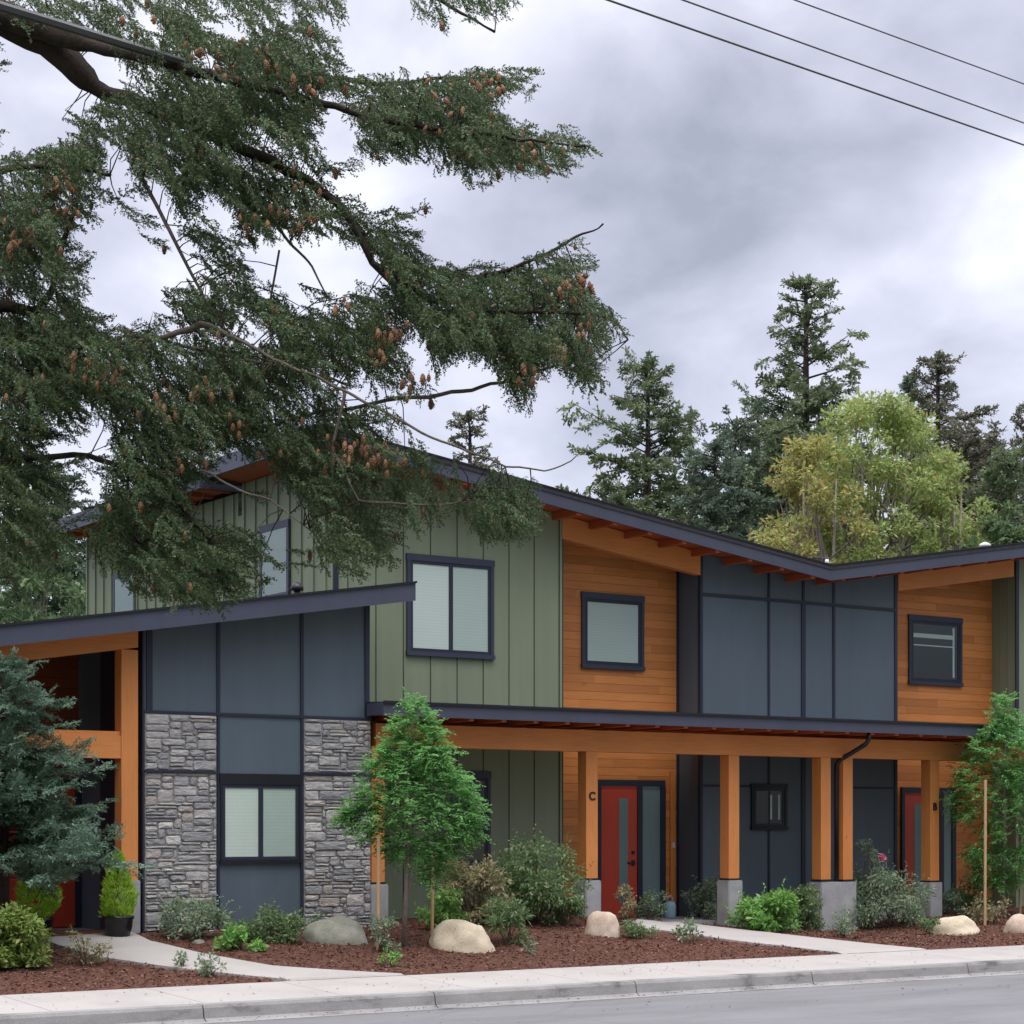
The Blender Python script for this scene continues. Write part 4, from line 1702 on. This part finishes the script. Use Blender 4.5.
bgc(965, 425, 58, 150, 'conifer_brown', 'broad dark conifer at the right flank of the yellow green tree', 13, n=150, pw=.45, z0=.2)
bgc(1010, 450, 52, 130, 'conifer', 'green conifer low over the right roof edge', 14, n=130, pw=.45, z0=.2)
bgc(55, 470, 58, 170, 'conifer_dark', 'dark conifer left of the house seen under the fir boughs', 15, n=150, pw=.5, z0=.15)
bgc(470, 412, 60, 95, 'conifer_brown', 'olive conifer top just above the roof ridge under the fir boughs', 10, n=110, pw=.6)


def bgb(px, py, t, wpx, mat, label, seed, **k):
    ba, H = bg(px, py, t)
    return broad('leafy_tree', label, ba, H, wpx * t / FPX / 2, M[mat], seed, group='leafy trees behind the house', **k)


M['orangeleaf'] = leafmat('turning_leaves', (.27, .32, .09, 1), (.43, .43, .15, 1), (.5, .34, .14, 1), .22, .4, .6)
bgb(878, 400, 50, 240, 'yellowleaf', 'yellow green maple with pale limbs behind the roof valley', 1, n=46000, size=.135, clumps=380, stems=5, cr=.13)
bgb(812, 442, 48, 150, 'orangeleaf', 'smaller maple with leaves turning orange left of the yellow green one', 12, n=11000, size=.15, clumps=120, stems=3, cr=.16)
bgb(948, 458, 49, 120, 'yellowleaf', 'low yellow green maple at the right of the larger maple', 13, n=8000, size=.15, clumps=90, stems=3, cr=.17)
bgb(1000, 505, 48, 90, 'bgleaf', 'low green tree over the right end of the roof', 2, n=4000, size=.2, clumps=50)
bgb(40, 520, 52, 150, 'bgleaf', 'leafy tree left of the house behind the wing roof', 3, n=8000, size=.2, clumps=90)
bgb(-40, 430, 58, 220, 'bgleaf', 'taller leafy tree at the far left edge behind the fir', 4, n=9000, size=.22, clumps=100)
bgb(95, 555, 60, 90, 'bgleaf', 'small leafy tree against the far corner of the house', 5, n=4000, size=.2, clumps=50)

# ------------------------------------------------------------------ the foreground fir
TF = 12.5
GRID = [
    "45666567464236753000", "12555898875012110000", "11324799887776777000", "01366888995798840000", "35668778755799997740",
    "77746788634532687410", "88736667887645431010", "98512446445663001340", "76643256312575568740", "65753577766788888770",
    "99967566767888999984", "99998668766765678970", "88867898766753346750", "87568878787642112100", "87788874678754243000",
    "86589984578876498000", "76358984347853187000", "65246787436631120000", "43124775210000000000"]
HOLES = [(45, 80, 58, 26), (20, 60, 40, 18), (124, 280, 30, 44), (395, 186, 62, 17), (520, 212, 85, 20), (490, 240, 60, 18), (335, 264, 42, 22), (292, 262, 40, 20),
         (338, 133, 12, 24), (430, 56, 75, 15), (372, 40, 24, 16), (474, 398, 32, 34), (117, 166, 10, 22), (68, 446, 13, 14), (86, 487, 16, 16), (176, 325, 10, 8),
         (545, 196, 60, 16), (560, 400, 22, 30), (230, 25, 16, 14), (38, 130, 34, 12), (218, 215, 12, 20), (150, 25, 12, 8), (160, 205, 12, 20), (265, 135, 10, 8), (250, 330, 14, 10),
         (415, 345, 14, 10), (205, 60, 10, 8), (370, 392, 14, 8), (245, 475, 26, 16), (215, 500, 20, 26), (290, 520, 22, 24), (350, 395, 10, 8), (75, 60, 40, 20), (300, 300, 12, 8), (100, 440, 8, 20)]


def cell(c, r):
    return int(GRID[r][c]) if 0 <= r < 19 and 0 <= c < 20 else (int(GRID[0][c]) if r < 0 and 0 <= c < 20 else 0)


def dens(px, py, raw=False):
    if px < 0:
        return 6.5 if 120 < py < 560 else 3
    fx, fy = px / 32 - .5, py / 32 - .5
    c, r = math.floor(fx), math.floor(fy)
    u, v = fx - c, fy - r
    c0 = max(c, 0)
    d = (cell(c0, r) * (1 - u) + cell(c + 1, r) * u) * (1 - v) + (cell(c0, r + 1) * (1 - u) + cell(c + 1, r + 1) * u) * v
    # boughs lie in layers that slope down to the right
    k = noise.noise(Vector((px * .006, (py - .22 * px) * .033, 4.2)))
    k2 = noise.noise(Vector((px * .022, py * .03, 1.2)))
    for hx, hy, hw, hh in HOLES:
        q = ((px - hx) / hw) ** 2 + ((py - hy) / hh) ** 2
        if q < 1.3:
            d *= .06 if q < .8 else .45
    if raw:
        return d
    return max(0, min(9.5, d + k * 3.2 + k2 * 1.8)) if d > .3 else 0


def px_left(c, r):
    return c < 11 and r > 4


tb_ = at(-190, HOR, TF)
FIR = empty('fir_tree', (tb_.x, tb_.y, .1), 'large foreground fir with drooping cone laden boughs reaching in from the left', 'tree')
axis = Vector((tb_.x, tb_.y, 0))
b = MB()
b.tube([axis + Vector((0, 0, -.1)), axis + Vector((0, 0, .5)), axis + Vector((.05, 0, 5)), axis + Vector((.1, .05, 10)), axis + Vector((.1, .1, 15))], [.5, .4, .33, .22, .05], 16)
b.build('trunk', M['bark'], FIR, True)
LIMBS = [
    ([(-190, -60), (-60, -10), (0, 18), (50, 42), (95, 88), (135, 102), (185, 122), (250, 152), (310, 182), (345, 210), (372, 262), (410, 300), (455, 330)], [26, 24, 21, 19, 14, 13, 12, 10, 8, 7, 6, 4, 2], 0),
    ([(-60, -12), (10, 20), (80, 42), (160, 62), (235, 82), (300, 97), (370, 118), (440, 128), (520, 140), (585, 146)], [18, 15, 12, 10, 8, 7, 5, 4, 3, 1.5], -.3),
    ([(235, 82), (310, 75), (380, 85), (440, 78), (506, 78)], [5, 5, 4, 3, 1.5], .3),
    ([(345, 210), (380, 255), (425, 274), (480, 277), (530, 262), (570, 240), (603, 224)], [6, 5, 4, 4, 3, 2.5, 1], .1),
    ([(372, 262), (430, 300), (500, 312), (570, 312), (612, 318), (628, 340)], [5, 4, 4, 3, 2, 1], -.2),
    ([(-190, 150), (-90, 205), (0, 170), (60, 165), (110, 175)], [16, 10, 7, 4, 2], -.5),
    ([(-190, 260), (-80, 295), (0, 306), (38, 312), (52, 290), (62, 250), (75, 210)], [18, 14, 11, 9, 6, 5, 3], 0),
    ([(145, 180), (165, 225), (185, 262), (205, 300), (230, 340)], [3.5, 3.5, 3, 2.5, 2], .2),
    ([(-190, 300), (-60, 340), (60, 345), (140, 342), (172, 336), (200, 324), (245, 342), (290, 366), (345, 390), (395, 420), (450, 445), (505, 465), (545, 470), (570, 462), (588, 445)],
     [10, 8, 5, 4, 5, 6, 3.2, 2.8, 2.6, 2.4, 2.1, 1.7, 1.4, 1.1, .7], -.2),
    ([(180, 345), (240, 358), (300, 372), (350, 385)], [3, 3.5, 3, 2], .1),
    ([(250, 430), (320, 412), (400, 400), (460, 392), (520, 376), (570, 360)], [3, 3, 3.5, 3.5, 2.5, 1.5], .3),
    ([(-190, 380), (-80, 400), (0, 395), (25, 370), (60, 360)], [10, 7, 4, 3, 2], -.4),
    ([(110, 395), (122, 425), (126, 460), (130, 520), (150, 570)], [3, 3, 2.5, 2, 1], .2),
    ([(345, 390), (330, 450), (360, 500), (420, 505), (470, 500)], [3, 2.5, 2, 2, 1], -.1),
    ([(200, 470), (240, 490), (270, 500), (310, 530)], [2, 2, 1.6, 1], -.2),
    ([(-190, -120), (40, -60), (200, -40), (340, -30), (430, -5), (495, 32)], [14, 12, 9, 7, 4, 1.5], .4),
    ([(280, 250), (270, 300), (285, 350), (275, 420), (290, 470)], [2, 2, 2, 1.6, 1], .3),
    ([(-190, 420), (0, 460), (90, 455), (160, 480), (210, 540), (225, 590)], [10, 6, 5, 4, 2.5, 1.2], -.3),
    ([(230, 165), (265, 210), (290, 240), (312, 268), (330, 300)], [3, 3, 2.6, 2, 1.2], .3),
]
limbpts = []
for pts_, rad_, dz in LIMBS:
    P = []
    Rr = []
    wob = random.random() * 9
    for i in range(len(pts_) - 1):
        for k in range(6):
            f = k / 6
            px = pts_[i][0] + (pts_[i + 1][0] - pts_[i][0]) * f
            py = pts_[i][1] + (pts_[i + 1][1] - pts_[i][1]) * f
            s = max(0, px + 190) / 800
            tt = TF + dz * s * 2.2 - .5 * max(0, min(1, (px - 110) / 60)) * (rad_[0] < 3.6 or len(pts_) == 15) + .12 * noise.noise(Vector((px * .01, wob, 0)))
            P.append(at(px + 2.5 * noise.noise(Vector((px * .04, wob, 1))), py + 3 * noise.noise(Vector((px * .05, wob, 7))), tt))
            Rr.append((rad_[i] + (rad_[i + 1] - rad_[i]) * f) * tt / FPX * (.85 if px < 90 and py < 110 else .58))
    P.append(at(*pts_[-1], TF + dz * 2.2 * (pts_[-1][0] + 190) / 800))
    Rr.append(rad_[-1] * TF / FPX)
    mb = MB()
    mb.tube(P, Rr, 7)
    mb.build('bough', M['twigbark'] if rad_[0] < 3.6 or len(pts_) == 15 else M['bark'], FIR, True)
    limbpts += [(p.x, p.y, p.z) for p in P]
limbpts = np.array(limbpts)

rs = np.random.default_rng(77)
O, X, U, S = [], [], [], []
RIGHT = np.array([CA, -SA, 0])
FWD = np.array([SA, CA, 0])
DN = np.array([0, 0, -1.0])
tw = MB()
conesP = []
used = np.zeros(len(limbpts), int)
for r in range(-1, 76):
    for c in range(-44, 80):
        dd = dens(c * 8 + 4, r * 8 + 4)
        left = (c < 44 and r > 17) or (c > 55 and r > 38)
        nn = (2.5 if left else 2.3) * (dd / 9) ** 2.1 * (.55 if c < 0 else 1)
        cnt = int(nn) + (rs.random() < nn - int(nn))
        for k in range(cnt):
            px, py = c * 8 + rs.random() * 8, r * 8 + rs.random() * 8
            near = dens(px + 20, py) < 3 or dens(px, py - 24) < 3
            tt = TF + rs.normal(0, .5)
            p = np.array(at(px, py, tt))
            droop = rs.uniform(.1, 1.2) if not near else rs.uniform(-.25, .5)
            if 320 < py and 400 < px < 620:
                droop = rs.uniform(.7, 1.6)
            if py < 50 and px > 330:
                droop = rs.uniform(.4, 1.1)
            d = unit(RIGHT * rs.uniform(.2, 1.0) + DN * droop + FWD * rs.normal(0, .55))
            ln = rs.uniform(.14, .30)
            pxl = ln * .5 * FPX / tt
            off = [float(d @ RIGHT) * pxl, -float(d[2]) * pxl]
            if c >= 0 and any(dens(px + sg * off[0], py + sg * off[1], True) <= rs.uniform(1.6, 4.4) for sg in (-.9, 1)):
                continue
            e = p - d * ln * .5
            O.append(e)
            X.append(d)
            U.append(np.array([rs.normal(0, .5), rs.normal(0, .5), .9]))
            S.append(ln)
            j = np.argmin(((limbpts - e) ** 2).sum(1))
            a = limbpts[j]
            dl = np.linalg.norm(a - e)
            if dl < .34 and rs.random() < .6 and used[j] < 3:
                used[j] += 1
                w1 = rs.normal(0, .05, 3) * dl
                m1 = a + (e - a) * .4 + w1 + np.array([0, 0, .08 * dl])
                tw.tube([Vector(a), Vector(m1), Vector(e), Vector(p)], [.005, .004, .003, .002], 3, False)
            if rs.random() < .06 and 0 <= px < 610:
                conesP.append((px, py, e + d * ln * rs.uniform(.3, 1.0)))
v, q = instance(T_FIR, O, X, U, S, rs)
print('fir sprays', len(O), 'quads', len(q), 'cones', len(conesP))
npmesh('needles', v, q, M['fir'], FIR)
tag(tw.build('twigs', M['bark'], FIR), kind='stuff')

# cones: clusters where the photograph shows them
HOT = [(60, 180), (70, 200), (30, 235), (200, 55), (235, 35), (262, 50), (310, 82), (440, 90), (480, 85), (500, 82), (450, 108), (430, 130), (475, 150), (530, 155), (560, 150),
       (600, 235), (560, 285), (580, 275), (590, 325), (560, 345), (530, 370), (385, 335), (375, 355), (395, 330), (410, 380), (340, 445), (355, 447), (370, 445), (388, 455), (400, 450),
       (80, 365), (30, 380), (110, 370), (165, 400), (200, 388), (235, 425), (180, 460), (340, 300), (300, 215), (250, 215), (95, 255), (15, 240), (140, 15), (305, 175), (230, 70), (280, 60)]
CX, CZ = [], []
for hx, hy in HOT:
    for k in range(rs.integers(4, 11)):
        px, py = hx + rs.normal(0, 8), hy + rs.normal(0, 7)
        if dens(px, py, True) < 4.5:
            continue
        CX.append(np.array(at(px, py, TF - .45 - rs.random() * .4)))
rs.shuffle(conesP)
CX += [c[2] for c in conesP[:280]]
import bmesh
bm = bmesh.new()
b = MB()
b.tube([(0, 0, 0), (0, 0, -.012), (0, 0, -.03), (0, 0, -.05), (0, 0, -.07), (0, 0, -.08)], [.004, .014, .019, .017, .011, .003], 9)
# scales
for i in range(26):
    a = i * 2.4
    z = -.012 - .058 * i / 26
    rr = .018 * math.sin(math.pi * min(1, (i + 4) / 32)) + .003
    c, s = math.cos(a), math.sin(a)
    b.add([(c * rr * .7, s * rr * .7, z), (c * rr - s * .007, s * rr + c * .007, z - .004), (c * rr * 1.35, s * rr * 1.35, z - .013), (c * rr + s * .007, s * rr - c * .007, z - .004)], [(0, 1, 2, 3)])
proto = b.build('cone', M['cone'], None)
pm = proto.data
bpy.data.objects.remove(proto)
rest = MB()
fl = wloc(FIR)
for i, p in enumerate(CX):
    s = rs.uniform(.5, .9)
    if i < 100:
        o = bpy.data.objects.new('cone', pm)
        COL.objects.link(o)
        o.parent = FIR
        o.location = Vector(p) - fl
        o.rotation_euler = (rs.normal(0, .45), rs.normal(0, .45), rs.random() * 6)
        o.scale = (s, s, s)
    else:
        rest.add([tuple(np.array(v_.co) * s + p) for v_ in pm.vertices], [tuple(f.vertices) for f in pm.polygons])
if rest.v:
    tag(rest.build('cones', M['cone'], FIR), kind='stuff')

# ------------------------------------------------------------------ overhead wires
def wire(pa, ta, pb, tb, label, r, ext=8.0, sag=.0):
    A, B_ = at(*pa, ta), at(*pb, tb)
    d = B_ - A
    A2, B2 = A - d * min(ext, 1.5), B_ + d * ext
    b = MB()
    b.tube([A2.lerp(B2, k / 24) + Vector((0, 0, sag * (((k / 24) * 2 - 1) ** 2 - .11))) for k in range(25)], r, 6)
    o = b.build('power_line', M['wire'])
    return tag(o, label, 'wire', 'overhead wires')


wire((608, 0), 14.5, (1024, 145), 19, 'lowest overhead wire crossing the upper right sky', .008)
wire((683, 0), 15, (1024, 123), 19.5, 'middle overhead wire crossing the upper right sky', .0068)
wire((795, 0), 15.5, (1024, 84), 19, 'topmost overhead wire crossing the upper right sky', .006)
wire((-10, 3), 10.6, (182, 62), 12.2, 'thick dark cable running across the fir at the upper left', .026, ext=.02)

# ------------------------------------------------------------------ light and sky
w = bpy.data.worlds.new('World')
sc.world = w
w.use_nodes = True
nt = w.node_tree
nt.nodes.clear()
N = lambda t: nt.nodes.new(t)
out = N('ShaderNodeOutputWorld')
bgn = N('ShaderNodeBackground')
bgn.inputs['Strength'].default_value = .1
SUN_EL, SUN_AZ = math.radians(70), math.radians(200)
sky = N('ShaderNodeTexSky')
sky.sky_type = 'NISHITA'
sky.sun_disc = False
sky.sun_elevation = SUN_EL
sky.sun_rotation = SUN_AZ
tc = N('ShaderNodeTexCoord')
sep = N('ShaderNodeSeparateXYZ')
nt.links.new(tc.outputs['Generated'], sep.inputs[0])


def wm(op, a, b=None, clamp=False):
    x = N('ShaderNodeMath')
    x.operation = op
    x.use_clamp = clamp
    for s_, val in ((x.inputs[0], a), (x.inputs[1], b)):
        if val is None:
            continue
        if isinstance(val, bpy.types.NodeSocket):
            nt.links.new(val, s_)
        else:
            s_.default_value = val
    return x.outputs[0]


SKY_OFF = (9.1, 9.3, 4.8)


def wnoise(scale, detail, rough, off, dist=.0):
    mp = N('ShaderNodeMapping')
    mp.inputs['Location'].default_value = off
    mp.inputs['Scale'].default_value = (1, 1, 1.55)
    nt.links.new(tc.outputs['Generated'], mp.inputs['Vector'])
    x = N('ShaderNodeTexNoise')
    x.inputs['Scale'].default_value = scale
    x.inputs['Detail'].default_value = detail
    x.inputs['Roughness'].default_value = rough
    x.inputs['Distortion'].default_value = dist
    nt.links.new(mp.outputs[0], x.inputs['Vector'])
    return x.outputs['Fac']


n1 = wnoise(4.2, 3, .5, SKY_OFF, .15)
n2 = wnoise(10.5, 7, .55, SKY_OFF, .25)
f = wm('ADD', wm('MULTIPLY', n1, .66), wm('MULTIPLY', n2, .34))
tr = N('ShaderNodeValToRGB')
e = tr.color_ramp.elements
e.new(.5); e.new(.5); e.new(.5)
for el, (pos, c) in zip(e, ((.10, .50), (.21, .52), (.27, .47), (.32, .48), (.38, .54))):
    el.position = pos
    el.color = (c, c, c, 1)
nt.links.new(sep.outputs['Z'], tr.inputs[0])
f = wm('ADD', f, wm('SUBTRACT', tr.outputs[0], .5))
rp = N('ShaderNodeValToRGB')
e = rp.color_ramp.elements
for _ in range(2):
    e.new(.5)
for el, (pos, c) in zip(e, ((.35, (3.15, 3.4, 4.25)), (.44, (4.55, 4.8, 5.95)), (.51, (5.7, 5.95, 7.2)), (.64, (8.4, 8.6, 9.5)))):
    el.position = pos
    el.color = (*c, 1)
nt.links.new(f, rp.inputs[0])
# overcast skies are brighter overhead
lift = wm('ADD', 1.0, wm('MULTIPLY', wm('SUBTRACT', wm('MAXIMUM', sep.outputs['Z'], .40), .40), 5.0))
mul = N('ShaderNodeMix')
mul.data_type = 'RGBA'
mul.blend_type = 'MULTIPLY'
mul.inputs[0].default_value = 1
nt.links.new(rp.outputs[0], mul.inputs[6])
# added dimming low in the unseen sky behind the camera, darkens the porches
back = wm('MULTIPLY', wm('MULTIPLY', sep.outputs['Y'], -1.6, True), wm('SUBTRACT', 1.0, wm('MULTIPLY', sep.outputs['Z'], 1.6, True)))
lift = wm('MULTIPLY', lift, wm('SUBTRACT', 1.0, wm('MULTIPLY', back, .85)))
cl = N('ShaderNodeCombineXYZ')
warm = wm('MULTIPLY', sep.outputs['Z'], .2, True)
for i in range(3):
    nt.links.new(lift if i == 0 else wm('MULTIPLY', lift, wm('SUBTRACT', 1.0, wm('MULTIPLY', warm, .35 * i))), cl.inputs[i])
nt.links.new(cl.outputs[0], mul.inputs[7])
mx = N('ShaderNodeMix')
mx.data_type = 'RGBA'
mx.inputs[0].default_value = .9
nt.links.new(sky.outputs[0], mx.inputs[6])
nt.links.new(mul.outputs[2], mx.inputs[7])
nt.links.new(mx.outputs[2], bgn.inputs['Color'])
nt.links.new(bgn.outputs[0], out.inputs['Surface'])

sl_ = bpy.data.lights.new('sun', 'SUN')
sl_.energy = 1.1
sl_.angle = math.radians(30)
sl_.color = (1, .97, .93)
so = bpy.data.objects.new('sun', sl_)
COL.objects.link(so)
# light comes from the street side, a little from the left
src = Vector((-.35 * math.cos(SUN_EL) / .99, -.94 * math.cos(SUN_EL), math.sin(SUN_EL)))
so.rotation_euler = src.to_track_quat('Z', 'Y').to_euler()
sky.sun_rotation = math.atan2(src.x, src.y)

# ------------------------------------------------------------------ camera
cam = bpy.data.cameras.new('camera')
cam.sensor_width = 36
cam.lens = FPX / 1024 * 36
cam.shift_y = (HOR - 512) / 1024
cam.clip_end = 2000
co = bpy.data.objects.new('camera', cam)
COL.objects.link(co)
co.location = EYE
co.rotation_euler = (math.pi / 2, 0, -ANG)
sc.camera = co
sc.view_settings.view_transform = 'Standard'
sc.view_settings.look = 'None'
sc.view_settings.exposure = .5
sc.view_settings.gamma = 1
sc.render.film_transparent = False
sc.cycles.max_bounces = 8
